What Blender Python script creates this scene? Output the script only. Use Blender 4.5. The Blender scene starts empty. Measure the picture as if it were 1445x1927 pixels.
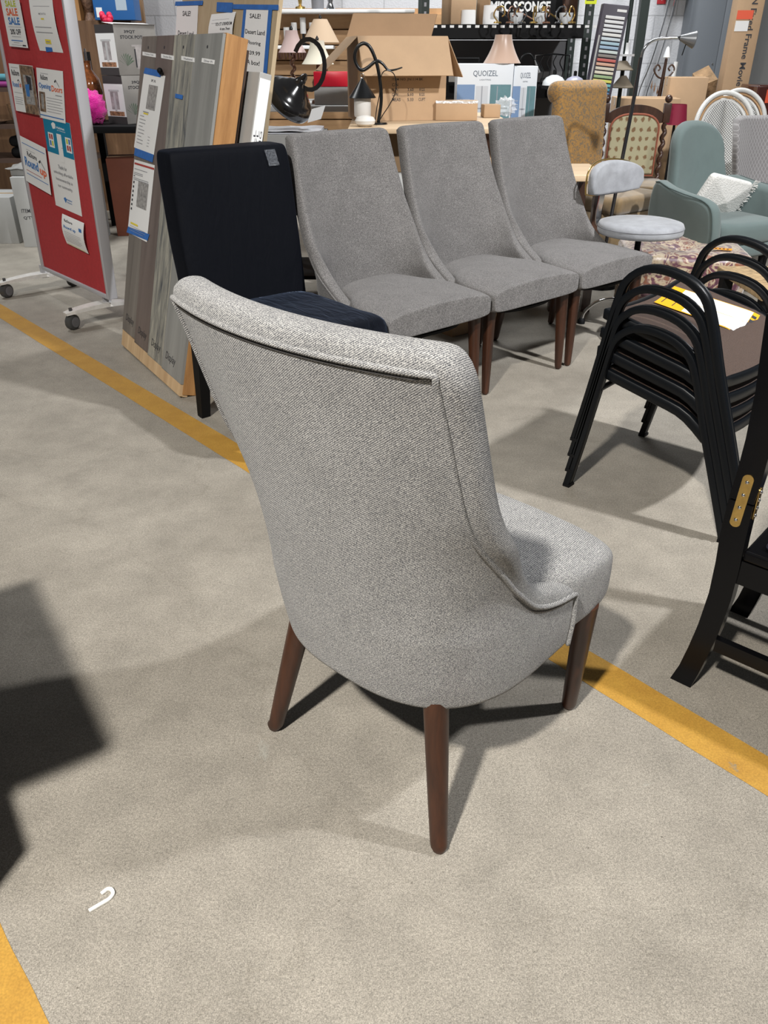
import bpy, bmesh, math, random
from mathutils import Vector, Matrix, noise as mnoise
random.seed(7)
SC = bpy.context.scene
COL = SC.collection
PI = math.pi

# ---------------------------------------------------------------- camera
CAM_H = 1.3; FPX = 1500.0; PITCH = math.radians(30)
cd = bpy.data.cameras.new('camera'); cam = bpy.data.objects.new('camera', cd); COL.objects.link(cam)
cam.location = (0, 0, CAM_H); cam.rotation_euler = (math.radians(60), 0, 0)
cd.sensor_fit = 'VERTICAL'; cd.sensor_height = 24; cd.lens = 24 * FPX / 1927.0
cd.clip_start = 0.02; cd.clip_end = 60
SC.camera = cam
# ---------------------------------------------------------------- world and exposure
w = bpy.data.worlds.new('world'); SC.world = w; w.use_nodes = True
w.node_tree.nodes['Background'].inputs[0].default_value = (0.92, 0.96, 1.0, 1)
w.node_tree.nodes['Background'].inputs[1].default_value = 0.085
SC.view_settings.view_transform = 'Standard'; SC.view_settings.look = 'None'
SC.view_settings.exposure = 0.0; SC.view_settings.gamma = 1.0; SC.view_settings.use_curve_mapping = False

def area(name, loc, target, size, energy, col=(1, 0.97, 0.92), spread=180):
    l = bpy.data.lights.new(name, 'AREA'); l.shape = 'RECTANGLE'; l.size = size[0]; l.size_y = size[1]
    l.energy = energy; l.color = col; l.spread = math.radians(spread)
    o = bpy.data.objects.new(name, l); COL.objects.link(o); o.location = loc
    o.rotation_euler = (Vector(target) - Vector(loc)).to_track_quat('-Z', 'Y').to_euler()
    return o
# high-bay lights of the hall
area('hall_light_overhead_left', (-1.5, -1.8, 4.7), (-0.3, 0.6, 0.0), (0.22, 0.22), 255, (1, 0.965, 0.91), 125)
area('hall_light_front_right', (3.3, 1.0, 4.6), (1.0, 4.4, 0.0), (0.22, 0.22), 130, (0.98, 0.985, 1), 100)
area('hall_light_far', (1.2, 6.9, 4.6), (1.0, 7.6, 0.0), (2.4, 0.6), 120, (0.97, 0.99, 1), 115)
area('hall_light_far_left', (-3.2, 6.0, 4.6), (-2.6, 7.0, 0.0), (1.2, 0.5), 60, (0.97, 0.99, 1), 110)

# ---------------------------------------------------------------- pixel helpers (a pixel and a depth or height give a point of the place)
CP, SP = math.cos(PITCH), math.sin(PITCH)
def ray(x, y):
    u = (x - 722.5) / FPX; v = -(y - 963.5) / FPX
    return Vector((u, CP + v * SP, -SP + v * CP))
def at(px, py, Y):
    d = ray(px, py); return Vector((0, 0, CAM_H)) + d * (Y / d.y)
def gz(px, py, z=0.0):
    d = ray(px, py); return Vector((0, 0, CAM_H)) + d * ((z - CAM_H) / d.z)

# ---------------------------------------------------------------- materials
MATS = {}
def nt(m):
    m.use_nodes = True; t = m.node_tree; return t, t.nodes, t.links, t.nodes['Principled BSDF']
def mat(name, col, rough=0.6, metal=0.0, var=0.0, vscale=8.0, bump=0.0, bscale=60.0, spec=0.5, alpha=1.0, trans=0.0, emit=None, stretch=None, col2=None, sheen=0.0, coat=0.0):
    if name in MATS: return MATS[name]
    m = bpy.data.materials.new(name); MATS[name] = m
    t, N, L, B = nt(m)
    B.inputs['Base Color'].default_value = (*col, 1); B.inputs['Roughness'].default_value = rough
    B.inputs['Metallic'].default_value = metal; B.inputs['Specular IOR Level'].default_value = spec
    B.inputs['Alpha'].default_value = alpha; B.inputs['Transmission Weight'].default_value = trans
    B.inputs['Sheen Weight'].default_value = sheen; B.inputs['Coat Weight'].default_value = coat
    if emit: B.inputs['Emission Color'].default_value = (*emit[:3], 1); B.inputs['Emission Strength'].default_value = emit[3]
    tc = N.new('ShaderNodeTexCoord'); mp = N.new('ShaderNodeMapping'); L.new(tc.outputs['Object'], mp.inputs[0])
    if stretch: mp.inputs['Scale'].default_value = stretch
    if var > 0 or col2:
        n = N.new('ShaderNodeTexNoise'); n.inputs['Scale'].default_value = vscale; n.inputs['Detail'].default_value = 6; n.inputs['Roughness'].default_value = 0.65
        L.new(mp.outputs[0], n.inputs['Vector'])
        r = N.new('ShaderNodeValToRGB'); r.color_ramp.elements[0].position = 0.35; r.color_ramp.elements[1].position = 0.65
        c2 = col2 if col2 else tuple(c * (1 - var) for c in col)
        c1 = col if col2 else tuple(min(1, c * (1 + var)) for c in col)
        r.color_ramp.elements[0].color = (*c2, 1); r.color_ramp.elements[1].color = (*c1, 1)
        L.new(n.outputs['Fac'], r.inputs[0]); L.new(r.outputs[0], B.inputs['Base Color'])
    if bump > 0:
        n = N.new('ShaderNodeTexNoise'); n.inputs['Scale'].default_value = bscale; n.inputs['Detail'].default_value = 4
        L.new(mp.outputs[0], n.inputs['Vector'])
        b = N.new('ShaderNodeBump'); b.inputs['Strength'].default_value = bump; b.inputs['Distance'].default_value = 0.01
        L.new(n.outputs['Fac'], b.inputs['Height']); L.new(b.outputs[0], B.inputs['Normal'])
    return m

def tweed(name, dark, mid, light, s1=420.0, s2=900.0, twill=0.0, twscale=260.0, bump=0.35):
    """heathered upholstery: coloured yarn specks plus a fine twill relief"""
    m = bpy.data.materials.new(name); MATS[name] = m
    t, N, L, B = nt(m); B.inputs['Roughness'].default_value = 0.92; B.inputs['Specular IOR Level'].default_value = 0.15; B.inputs['Sheen Weight'].default_value = 0.12
    tc = N.new('ShaderNodeTexCoord')
    n1 = N.new('ShaderNodeTexNoise'); n1.inputs['Scale'].default_value = s1; n1.inputs['Detail'].default_value = 3; n1.inputs['Roughness'].default_value = 0.8
    L.new(tc.outputs['Object'], n1.inputs['Vector'])
    r = N.new('ShaderNodeValToRGB'); e = r.color_ramp.elements
    e[0].position = 0.36; e[0].color = (*dark, 1); e[1].position = 0.64; e[1].color = (*light, 1)
    k = e.new(0.5); k.color = (*mid, 1)
    cf = n1.outputs['Fac']
    if twill > 0:
        mp = N.new('ShaderNodeMapping'); mp.inputs['Rotation'].default_value = (0, math.radians(38), math.radians(12)); L.new(tc.outputs['Object'], mp.inputs[0])
        wv = N.new('ShaderNodeTexWave'); wv.inputs['Scale'].default_value = twscale; wv.inputs['Distortion'].default_value = 1.6; wv.inputs['Detail'].default_value = 2; wv.bands_direction = 'Z'
        L.new(mp.outputs[0], wv.inputs['Vector'])
        ac = N.new('ShaderNodeMath'); ac.operation = 'MULTIPLY_ADD'; L.new(wv.outputs['Fac'], ac.inputs[0]); ac.inputs[1].default_value = 0.16; L.new(n1.outputs['Fac'], ac.inputs[2])
        sb = N.new('ShaderNodeMath'); sb.operation = 'SUBTRACT'; L.new(ac.outputs[0], sb.inputs[0]); sb.inputs[1].default_value = 0.08; cf = sb.outputs[0]
    L.new(cf, r.inputs[0])
    n2 = N.new('ShaderNodeTexNoise'); n2.inputs['Scale'].default_value = 14; n2.inputs['Detail'].default_value = 3
    L.new(tc.outputs['Object'], n2.inputs['Vector'])
    mr = N.new('ShaderNodeMapRange'); mr.inputs[1].default_value = 0.3; mr.inputs[2].default_value = 0.7; mr.inputs[3].default_value = 0.93; mr.inputs[4].default_value = 1.07
    L.new(n2.outputs['Fac'], mr.inputs[0])
    mx = N.new('ShaderNodeVectorMath'); mx.operation = 'SCALE'; L.new(r.outputs[0], mx.inputs[0]); L.new(mr.outputs[0], mx.inputs['Scale'])
    L.new(mx.outputs[0], B.inputs['Base Color'])
    h = n1.outputs['Fac']
    if twill > 0:
        ad = N.new('ShaderNodeMath'); ad.operation = 'MULTIPLY_ADD'; L.new(wv.outputs['Fac'], ad.inputs[0]); ad.inputs[1].default_value = twill; L.new(n1.outputs['Fac'], ad.inputs[2])
        h = ad.outputs[0]
    b = N.new('ShaderNodeBump'); b.inputs['Strength'].default_value = bump; b.inputs['Distance'].default_value = 0.002
    L.new(h, b.inputs['Height']); L.new(b.outputs[0], B.inputs['Normal'])
    return m

def wood(name, c1, c2, scale=6.0, stretch=(1, 1, 12), rough=0.5, rot=None, coat=0.0, bump=0.05):
    m = bpy.data.materials.new(name); MATS[name] = m
    t, N, L, B = nt(m); B.inputs['Roughness'].default_value = rough; B.inputs['Coat Weight'].default_value = coat
    tc = N.new('ShaderNodeTexCoord'); mp = N.new('ShaderNodeMapping'); mp.inputs['Scale'].default_value = tuple(1.0 / s * 4 for s in stretch)
    L.new(tc.outputs['Object'], mp.inputs[0])
    n = N.new('ShaderNodeTexNoise'); n.inputs['Scale'].default_value = scale; n.inputs['Detail'].default_value = 8; n.inputs['Roughness'].default_value = 0.7; n.inputs['Distortion'].default_value = 0.4
    L.new(mp.outputs[0], n.inputs['Vector'])
    r = N.new('ShaderNodeValToRGB'); r.color_ramp.elements[0].position = 0.32; r.color_ramp.elements[1].position = 0.68
    r.color_ramp.elements[0].color = (*c1, 1); r.color_ramp.elements[1].color = (*c2, 1)
    L.new(n.outputs['Fac'], r.inputs[0]); L.new(r.outputs[0], B.inputs['Base Color'])
    b = N.new('ShaderNodeBump'); b.inputs['Strength'].default_value = bump; L.new(n.outputs['Fac'], b.inputs['Height']); L.new(b.outputs[0], B.inputs['Normal'])
    return m

# ---------------------------------------------------------------- mesh builder
class MB:
    def __init__(s): s.v = []; s.f = []; s.mi = []; s.M = Matrix(); s.m = 0
    def add(s, vs, fs):
        k = len(s.v)
        s.v += [tuple(s.M @ Vector(p)) for p in vs]
        s.f += [tuple(i + k for i in f) for f in fs]; s.mi += [s.m] * len(fs)
        return s
    def box(s, lo, hi):
        x0, y0, z0 = lo; x1, y1, z1 = hi
        return s.add([(x0, y0, z0), (x1, y0, z0), (x1, y1, z0), (x0, y1, z0), (x0, y0, z1), (x1, y0, z1), (x1, y1, z1), (x0, y1, z1)],
                     [(0, 3, 2, 1), (4, 5, 6, 7), (0, 1, 5, 4), (1, 2, 6, 5), (2, 3, 7, 6), (3, 0, 4, 7)])
    def rbox(s, lo, hi, r=0.01, seg=3):
        bm = bmesh.new(); bmesh.ops.create_cube(bm, size=1)
        c = [(a + b) / 2 for a, b in zip(lo, hi)]; d = [b - a for a, b in zip(lo, hi)]
        for v in bm.verts: v.co = Vector((c[0] + v.co.x * d[0], c[1] + v.co.y * d[1], c[2] + v.co.z * d[2]))
        bmesh.ops.bevel(bm, geom=bm.edges[:], offset=min(r, min(d) * 0.49), segments=seg, profile=0.5, affect='EDGES')
        bm.verts.index_update()
        s.add([tuple(v.co) for v in bm.verts], [tuple(v.index for v in f.verts) for f in bm.faces]); bm.free(); return s
    def hexa(s, p):   # 8 corners, bottom 0-3, top 4-7
        return s.add(p, [(0, 3, 2, 1), (4, 5, 6, 7), (0, 1, 5, 4), (1, 2, 6, 5), (2, 3, 7, 6), (3, 0, 4, 7)])
    def tube(s, pts, r, n=10, closed=False, prof=None, cap=True, up=None):
        P = [Vector(p) for p in pts]; m = len(P); rs = r if isinstance(r, (list, tuple)) else [r] * m
        T = []
        for i in range(m):
            a = P[(i - 1) % m] if (closed or i > 0) else P[i]; b = P[(i + 1) % m] if (closed or i < m - 1) else P[i]
            T.append((b - a).normalized())
        ref = Vector(up) if up else (Vector((0, 0, 1)) if abs(T[0].z) < 0.9 else Vector((1, 0, 0)))
        A = (ref - T[0] * ref.dot(T[0])).normalized(); vs = []
        pr = prof if prof else [(math.cos(2 * PI * k / n), math.sin(2 * PI * k / n)) for k in range(n)]
        n = len(pr)
        for i in range(m):
            if i: 
                if up: A = Vector(up)
                A = (A - T[i] * A.dot(T[i])); A = A.normalized() if A.length > 1e-6 else T[i].orthogonal()
            Bv = T[i].cross(A)
            for (a, b) in pr: vs.append(P[i] + (A * a + Bv * b) * rs[i])
        fs = []
        for i in range(m if closed else m - 1):
            j = (i + 1) % m
            for k in range(n): fs.append((i * n + k, i * n + (k + 1) % n, j * n + (k + 1) % n, j * n + k))
        if cap and not closed:
            fs.append(tuple(range(n - 1, -1, -1))); fs.append(tuple((m - 1) * n + k for k in range(n)))
        return s.add(vs, fs)
    def bar(s, a, b, w, h, up=(0, 0, 1)):
        return s.tube([a, b], 1.0, prof=[(h / 2, w / 2), (h / 2, -w / 2), (-h / 2, -w / 2), (-h / 2, w / 2)], up=up)
    def lathe(s, prof, n=28, c=(0, 0, 0), axis=None, close=False):
        R = Matrix() if axis is None else Vector((0, 0, 1)).rotation_difference(Vector(axis)).to_matrix().to_4x4()
        vs = []; 
        for (r, z) in prof:
            for k in range(n):
                a = 2 * PI * k / n; vs.append(Vector(c) + (R @ Vector((r * math.cos(a), r * math.sin(a), z))))
        fs = []; m = len(prof)
        for i in range(m - 1 + (1 if close else 0)):
            j = (i + 1) % m
            for k in range(n): fs.append((i * n + k, i * n + (k + 1) % n, j * n + (k + 1) % n, j * n + k))
        return s.add(vs, fs)
    def disc(s, c, r, n=24): return s.add([(c[0] + r * math.cos(2 * PI * k / n), c[1] + r * math.sin(2 * PI * k / n), c[2]) for k in range(n)], [tuple(range(n))])
    def grid(s, fn, nu, nv, wrap=False):
        vs = [fn(i / nu, j / nv) for j in range(nv + 1) for i in range(nu + 1)]
        return s.add(vs, [(j * (nu + 1) + i, j * (nu + 1) + i + 1, (j + 1) * (nu + 1) + i + 1, (j + 1) * (nu + 1) + i) for j in range(nv) for i in range(nu)])
    def loops(s, L, cap0=True, cap1=True):
        n = len(L[0]); vs = [p for l in L for p in l]; fs = []
        for i in range(len(L) - 1):
            for k in range(n): fs.append((i * n + k, i * n + (k + 1) % n, (i + 1) * n + (k + 1) % n, (i + 1) * n + k))
        if cap0: fs.append(tuple(range(n - 1, -1, -1)))
        if cap1: fs.append(tuple((len(L) - 1) * n + k for k in range(n)))
        return s.add(vs, fs)
    def prism(s, poly, z0, z1):
        n = len(poly); return s.loops([[(x, y, z0) for x, y in poly], [(x, y, z1) for x, y in poly]])
    def sphere(s, c, r, n=16, m=10, sc=(1, 1, 1), amp=0.0, fr=3.0):
        def fn(u, v):
            a = 2 * PI * u; b = PI * (v - 0.5); d = Vector((math.cos(b) * math.cos(a), math.cos(b) * math.sin(a), math.sin(b)))
            k = 1 + amp * mnoise.noise(d * fr + Vector(c) * 5)
            return Vector(c) + Vector((d.x * sc[0], d.y * sc[1], d.z * sc[2])) * r * k
        return s.grid(fn, n, m)
    def plate(s, O, U, V, w, h, t=0.0, bend=0.0, nseg=1):
        """thin sheet: O corner, U right, V up"""
        O, U, V = Vector(O), Vector(U), Vector(V); Nn = U.cross(V)
        if t <= 0 and nseg == 1: return s.add([O, O + U * w, O + U * w + V * h, O + V * h], [(0, 1, 2, 3)])
        k = max(nseg, 1)
        fr = []; bk = []
        for i in range(k + 1):
            f = i / k; off = Nn * (bend * math.sin(PI * f))
            fr += [O + V * h * f + off, O + U * w + V * h * f + off]; bk += [p - Nn * t for p in (fr[-2], fr[-1])]
        n = len(fr); vs = fr + bk; fs = []
        for i in range(k):
            a = 2 * i; fs += [(a, a + 1, a + 3, a + 2), (n + a, n + a + 2, n + a + 3, n + a + 1), (a, a + 2, n + a + 2, n + a), (a + 1, n + a + 1, n + a + 3, a + 3)]
        fs += [(0, n, n + 1, 1), (n - 2, n - 1, 2 * n - 1, 2 * n - 2)]
        return s.add(vs, fs)
    def text(s, body, O, U, V, size, align='LEFT', sx=1.0, bold=0.0):
        c = bpy.data.curves.new('t', 'FONT'); c.body = body; c.size = size; c.align_x = align; c.resolution_u = 2; c.offset = bold * size
        o = bpy.data.objects.new('t', c); COL.objects.link(o)
        me = bpy.data.meshes.new_from_object(o.evaluated_get(bpy.context.evaluated_depsgraph_get()))
        O, U, V = Vector(O), Vector(U), Vector(V)
        s.add([O + U * v.co.x * sx + V * v.co.y for v in me.vertices], [tuple(p.vertices) for p in me.polygons])
        bpy.data.objects.remove(o); bpy.data.meshes.remove(me); bpy.data.curves.remove(c)
        return s
    def textbox(s, body, O, U, V, w, h, bold=0.0, rows=1):
        k = len(s.v); Ms = s.M; s.M = Matrix(); s.text(body, (0, 0, 0), (1, 0, 0), (0, 1, 0), 1.0, bold=bold); vs = s.v[k:]; s.M = Ms
        if not vs: return s
        x0 = min(v[0] for v in vs); x1 = max(v[0] for v in vs); y0 = min(v[1] for v in vs); y1 = max(v[1] for v in vs)
        O, U, V = Vector(O), Vector(U), Vector(V)
        for i, v in enumerate(vs): s.v[k + i] = tuple(Ms @ (O + U * ((v[0] - x0) / (x1 - x0) * w) + V * ((v[1] - y0) / max(1e-6, y1 - y0) * h)))
        return s
    def build(s, name, mats, parent=None, sub=0, auto=40, weld=False):
        me = bpy.data.meshes.new(name); me.from_pydata(s.v, [], s.f)
        ms = mats if isinstance(mats, (list, tuple)) else [mats]
        for m in ms: me.materials.append(m)
        me.polygons.foreach_set('material_index', s.mi); me.polygons.foreach_set('use_smooth', [True] * len(s.f))
        if weld:
            bm = bmesh.new(); bm.from_mesh(me); bmesh.ops.remove_doubles(bm, verts=bm.verts, dist=1e-5); bmesh.ops.recalc_face_normals(bm, faces=bm.faces); bm.to_mesh(me); bm.free()
        me.update(); me.set_sharp_from_angle(angle=math.radians(auto))
        o = bpy.data.objects.new(name, me); COL.objects.link(o)
        if parent: o.parent = parent
        if sub:
            md = o.modifiers.new('s', 'SUBSURF'); md.levels = sub; md.render_levels = sub
        return o

def tag(o, label, cat, group=None):
    o['label'] = label; o['category'] = cat
    if group: o['group'] = group
    return o
def place(o, loc=(0, 0, 0), rz=0.0, M=None):
    if M is not None: o.matrix_world = M
    else: o.location = loc; o.rotation_euler = (0, 0, rz)
    return o
def thing(name, label, cat, loc=(0, 0, 0), rz=0.0, group=None, M=None):
    o = bpy.data.objects.new(name, None); o.empty_display_size = 0.1; COL.objects.link(o); place(o, loc, rz, M)
    return tag(o, label, cat, group)
def solo(name, mb, mats, label, cat, loc=(0, 0, 0), rz=0.0, group=None, M=None, sub=0, auto=40, weld=False):
    o = mb.build(name, mats, None, sub, auto, weld); place(o, loc, rz, M); return tag(o, label, cat, group)
def struct(name, mb, mats):
    o = mb.build(name, mats); o['kind'] = 'structure'; return o
def copy_tree(o, parent=None):
    c = o.copy(); COL.objects.link(c)
    if parent: c.parent = parent
    for ch in [k for k in bpy.data.objects if k.parent == o]: copy_tree(ch, c)
    return c
def interp(tab, x):
    if x <= tab[0][0]: return tab[0][1]
    for (a, b), (c, d) in zip(tab, tab[1:]):
        if x <= c: return b + (d - b) * (x - a) / (c - a)
    return tab[-1][1]
def smooth_path(pts, k=6, closed=False):
    P = [Vector(p) for p in pts]; n = len(P); out = []
    rng = range(n if closed else n - 1)
    for i in rng:
        p0 = P[(i - 1) % n] if (closed or i > 0) else P[0] * 2 - P[1]; p1 = P[i]; p2 = P[(i + 1) % n]
        p3 = P[(i + 2) % n] if (closed or i < n - 2) else P[-1] * 2 - P[-2]
        for j in range(k):
            t = j / k; out.append(0.5 * ((2 * p1) + (p2 - p0) * t + (2 * p0 - 5 * p1 + 4 * p2 - p3) * t * t + (3 * p1 - p0 - 3 * p2 + p3) * t ** 3))
    if not closed: out.append(P[-1])
    return out
def basis(x, y, z, o):
    M = Matrix((tuple(x), tuple(y), tuple(z))).transposed().to_4x4(); M.translation = Vector(o); return M

# ---------------------------------------------------------------- palette
M_white = mat('white_paper', (0.78, 0.78, 0.77), 0.6)
M_ink = mat('ink', (0.03, 0.03, 0.035), 0.6)
M_greyink = mat('grey_ink', (0.28, 0.28, 0.3), 0.6)
M_blueink = mat('blue_print', (0.04, 0.17, 0.45), 0.6)
M_orangeink = mat('orange_print', (0.72, 0.13, 0.04), 0.6)
M_limeink = mat('lime_print', (0.5, 0.55, 0.04), 0.6)
M_teal = mat('teal_print', (0.0, 0.2, 0.35), 0.55)
M_tape = mat('blue_tape', (0.025, 0.13, 0.42), 0.6, var=0.12, vscale=30)
M_yel = mat('yellow_print', (0.75, 0.6, 0.05), 0.6)
M_card = mat('cardboard', (0.42, 0.28, 0.165), 0.8, var=0.05, vscale=5, bump=0.03, bscale=200)
M_cardin = mat('cardboard_inside', (0.3, 0.185, 0.1), 0.85, var=0.06, vscale=5)
M_black = mat('black_metal', (0.005, 0.0055, 0.006), 0.3, 0.0, spec=0.45)
M_blackm = mat('black_matte', (0.004, 0.004, 0.0045), 0.65, spec=0.2)
M_chrome = mat('chrome', (0.75, 0.75, 0.76), 0.12, 1.0)
M_grey = mat('grey_plastic', (0.14, 0.14, 0.15), 0.45)
M_brass = mat('brass', (0.62, 0.42, 0.14), 0.28, 1.0, var=0.15, vscale=30)
M_walnut = wood('walnut_leg', (0.018, 0.0055, 0.002), (0.066, 0.021, 0.0075), 5, (1, 1, 8), 0.42, coat=0.04)

# ================================================================ SETTING
def floor_mat():
    m = bpy.data.materials.new('concrete'); t, N, L, B = nt(m)
    tc = N.new('ShaderNodeTexCoord'); V = tc.outputs['Object']
    def noise(s, d=4, r=0.6, dist=0.0):
        n = N.new('ShaderNodeTexNoise'); n.inputs['Scale'].default_value = s; n.inputs['Detail'].default_value = d; n.inputs['Roughness'].default_value = r; n.inputs['Distortion'].default_value = dist
        L.new(V, n.inputs['Vector']); return n.outputs['Fac']
    def ramp(f, p0, c0, p1, c1):
        r = N.new('ShaderNodeValToRGB'); e = r.color_ramp.elements; e[0].position = p0; e[0].color = (*c0, 1); e[1].position = p1; e[1].color = (*c1, 1); L.new(f, r.inputs[0]); return r.outputs[0]
    def mix(a, b, f, mode='MULTIPLY'):
        x = N.new('ShaderNodeMix'); x.data_type = 'RGBA'; x.blend_type = mode
        if isinstance(f, float): x.inputs[0].default_value = f
        else: L.new(f, x.inputs[0])
        for s, i in ((a, 6), (b, 7)):
            if isinstance(s, tuple): x.inputs[i].default_value = (*s, 1)
            else: L.new(s, x.inputs[i])
        return x.outputs[2]
    base = ramp(noise(1.1, 5, 0.6, 0.3), 0.35, (0.268, 0.243, 0.207), 0.65, (0.355, 0.325, 0.28))
    base = mix(base, ramp(noise(7, 7, 0.72), 0.3, (0.8, 0.8, 0.79), 0.7, (1.12, 1.12, 1.11)), 1.0)
    base = mix(base, ramp(noise(170, 3, 0.9), 0.32, (0.62, 0.62, 0.62), 0.62, (1.2, 1.2, 1.2)), 0.85)
    base = mix(base, ramp(noise(420, 2, 0.9), 0.36, (0.5, 0.49, 0.47), 0.62, (1.25, 1.25, 1.24)), 0.85)
    # dark pits
    vo = N.new('ShaderNodeTexVoronoi'); vo.inputs['Scale'].default_value = 17; L.new(V, vo.inputs['Vector'])
    base = mix(base, ramp(vo.outputs['Distance'], 0.02, (0.3, 0.28, 0.25), 0.045, (1, 1, 1)), 0.7)
    # light scuffs
    base = mix(base, (0.42, 0.44, 0.4), ramp(noise(2.6, 8, 0.75, 1.2), 0.66, (0, 0, 0), 0.78, (0.55, 0.55, 0.55)), 'MIX')
    # hairline cracks
    vc = N.new('ShaderNodeTexVoronoi'); vc.feature = 'DISTANCE_TO_EDGE'; vc.inputs['Scale'].default_value = 0.55
    dn = N.new('ShaderNodeTexNoise'); dn.inputs['Scale'].default_value = 3; dn.inputs['Detail'].default_value = 6; L.new(V, dn.inputs['Vector'])
    va = N.new('ShaderNodeVectorMath'); va.operation = 'MULTIPLY_ADD'; va.inputs[1].default_value = (0.5, 0.5, 0.5); L.new(dn.outputs['Color'], va.inputs[0]); L.new(V, va.inputs[2]); L.new(va.outputs[0], vc.inputs['Vector'])
    base = mix(base, ramp(vc.outputs['Distance'], 0.0, (0.62, 0.6, 0.56), 0.002, (1, 1, 1)), 0.22)
    L.new(base, B.inputs['Base Color'])
    rr = ramp(noise(3, 4), 0.3, (0.5, 0.5, 0.5), 0.7, (0.72, 0.72, 0.72)); L.new(rr, B.inputs['Roughness'])
    b = N.new('ShaderNodeBump'); b.inputs['Strength'].default_value = 0.25; b.inputs['Distance'].default_value = 0.002; L.new(noise(300, 3, 0.8), b.inputs['Height']); L.new(b.outputs[0], B.inputs['Normal'])
    return m
M_floor = floor_mat()
fl = MB().box((-7, -6, -0.2), (3.75, 9.2, 0)); struct('floor', fl, M_floor)

def wall_mat(name, col, bw=0.4, bh=0.2):
    m = bpy.data.materials.new(name); t, N, L, B = nt(m); B.inputs['Roughness'].default_value = 0.6
    tc = N.new('ShaderNodeTexCoord'); mp = N.new('ShaderNodeMapping'); mp.inputs['Rotation'].default_value = (math.radians(90), 0, 0); L.new(tc.outputs['Object'], mp.inputs[0])
    br = N.new('ShaderNodeTexBrick'); br.inputs['Scale'].default_value = 1; br.inputs['Brick Width'].default_value = bw; br.inputs['Row Height'].default_value = bh; br.inputs['Mortar Size'].default_value = 0.006
    br.inputs['Color1'].default_value = (*col, 1); br.inputs['Color2'].default_value = (*[c * 0.96 for c in col], 1); br.inputs['Mortar'].default_value = (*[c * 0.72 for c in col], 1)
    L.new(mp.outputs[0], br.inputs['Vector']); L.new(br.outputs['Color'], B.inputs['Base Color'])
    n = N.new('ShaderNodeTexNoise'); n.inputs['Scale'].default_value = 60; L.new(tc.outputs['Object'], n.inputs['Vector'])
    ad = N.new('ShaderNodeMath'); ad.operation = 'MULTIPLY_ADD'; L.new(br.outputs['Fac'], ad.inputs[0]); ad.inputs[1].default_value = -1.0; L.new(n.outputs['Fac'], ad.inputs[2])
    b = N.new('ShaderNodeBump'); b.inputs['Strength'].default_value = 0.3; b.inputs['Distance'].default_value = 0.01; L.new(ad.outputs[0], b.inputs['Height']); L.new(b.outputs[0], B.inputs['Normal'])
    return m
struct('wall_back', MB().box((-7, 9.0, 0), (3.75, 9.2, 4.2)), wall_mat('white_block_wall', (0.62, 0.63, 0.66)))
struct('wall_right', MB().box((3.55, 6.2, 0), (3.75, 9.0, 4.2)), mat('grey_wall_paint', (0.2, 0.2, 0.195), 0.7, var=0.05, vscale=3))
# slatwall of pale wood behind the lamp shelves
sl = MB()
for k in range(9): sl.box((-1.45, 7.95, 0.55 + k * 0.115), (0.55, 8.0, 0.655 + k * 0.115))
sl.box((-1.45, 8.0, 0.5), (0.55, 8.03, 1.62))
struct('trim_3', sl, wood('slatwall_wood', (0.36, 0.2, 0.09), (0.52, 0.32, 0.16), 4, (8, 1, 1), 0.5))

def stripe_mat():
    m = bpy.data.materials.new('floor_paint_yellow'); t, N, L, B = nt(m); B.inputs['Roughness'].default_value = 0.6
    tc = N.new('ShaderNodeTexCoord')
    n = N.new('ShaderNodeTexNoise'); n.inputs['Scale'].default_value = 10; n.inputs['Detail'].default_value = 8; n.inputs['Roughness'].default_value = 0.7; L.new(tc.outputs['Object'], n.inputs['Vector'])
    r = N.new('ShaderNodeValToRGB'); e = r.color_ramp.elements; e[0].position = 0.3; e[0].color = (0.22, 0.19, 0.13, 1); e[1].position = 0.36; e[1].color = (0.38, 0.2, 0.03, 1)
    k = e.new(0.65); k.color = (0.45, 0.25, 0.04, 1); L.new(n.outputs['Fac'], r.inputs[0])
    n2 = N.new('ShaderNodeTexNoise'); n2.inputs['Scale'].default_value = 260; n2.inputs['Detail'].default_value = 3; L.new(tc.outputs['Object'], n2.inputs['Vector'])
    mr = N.new('ShaderNodeMapRange'); mr.inputs[1].default_value = 0.3; mr.inputs[2].default_value = 0.7; mr.inputs[3].default_value = 0.82; mr.inputs[4].default_value = 1.12; L.new(n2.outputs['Fac'], mr.inputs[0])
    mx = N.new('ShaderNodeVectorMath'); mx.operation = 'SCALE'; L.new(r.outputs[0], mx.inputs[0]); L.new(mr.outputs[0], mx.inputs['Scale']); L.new(mx.outputs[0], B.inputs['Base Color'])
    return m
M_stripe = stripe_mat()
sd = Vector((0.661, -0.750)); sn = Vector((0.750, 0.661))
def stripe(name, c0, c1, t0, t1):
    mb = MB(); k = 60; vs = []
    for i in range(k + 1):
        t = t0 + (t1 - t0) * i / k
        for c in (c0, c1):
            p = sd * t + sn * (c + 0.0025 * mnoise.noise(Vector((t * 9, c * 7, 1)))); vs.append((p.x, p.y, 0.0008))
    mb.add(vs, [(2 * i, 2 * i + 2, 2 * i + 3, 2 * i + 1) for i in range(k)])
    struct(name, mb, M_stripe)
stripe('trim_1', 1.311, 1.414, -5.4, 1.8)
stripe('trim_2', -0.06, 0.056, -1.6, 0.4)

# ================================================================ THE BARREL BACK CHAIRS
def superpt(a, e): c = math.cos(a); s = math.sin(a); return math.copysign(abs(c) ** e, c), math.copysign(abs(s) ** e, s)

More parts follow.
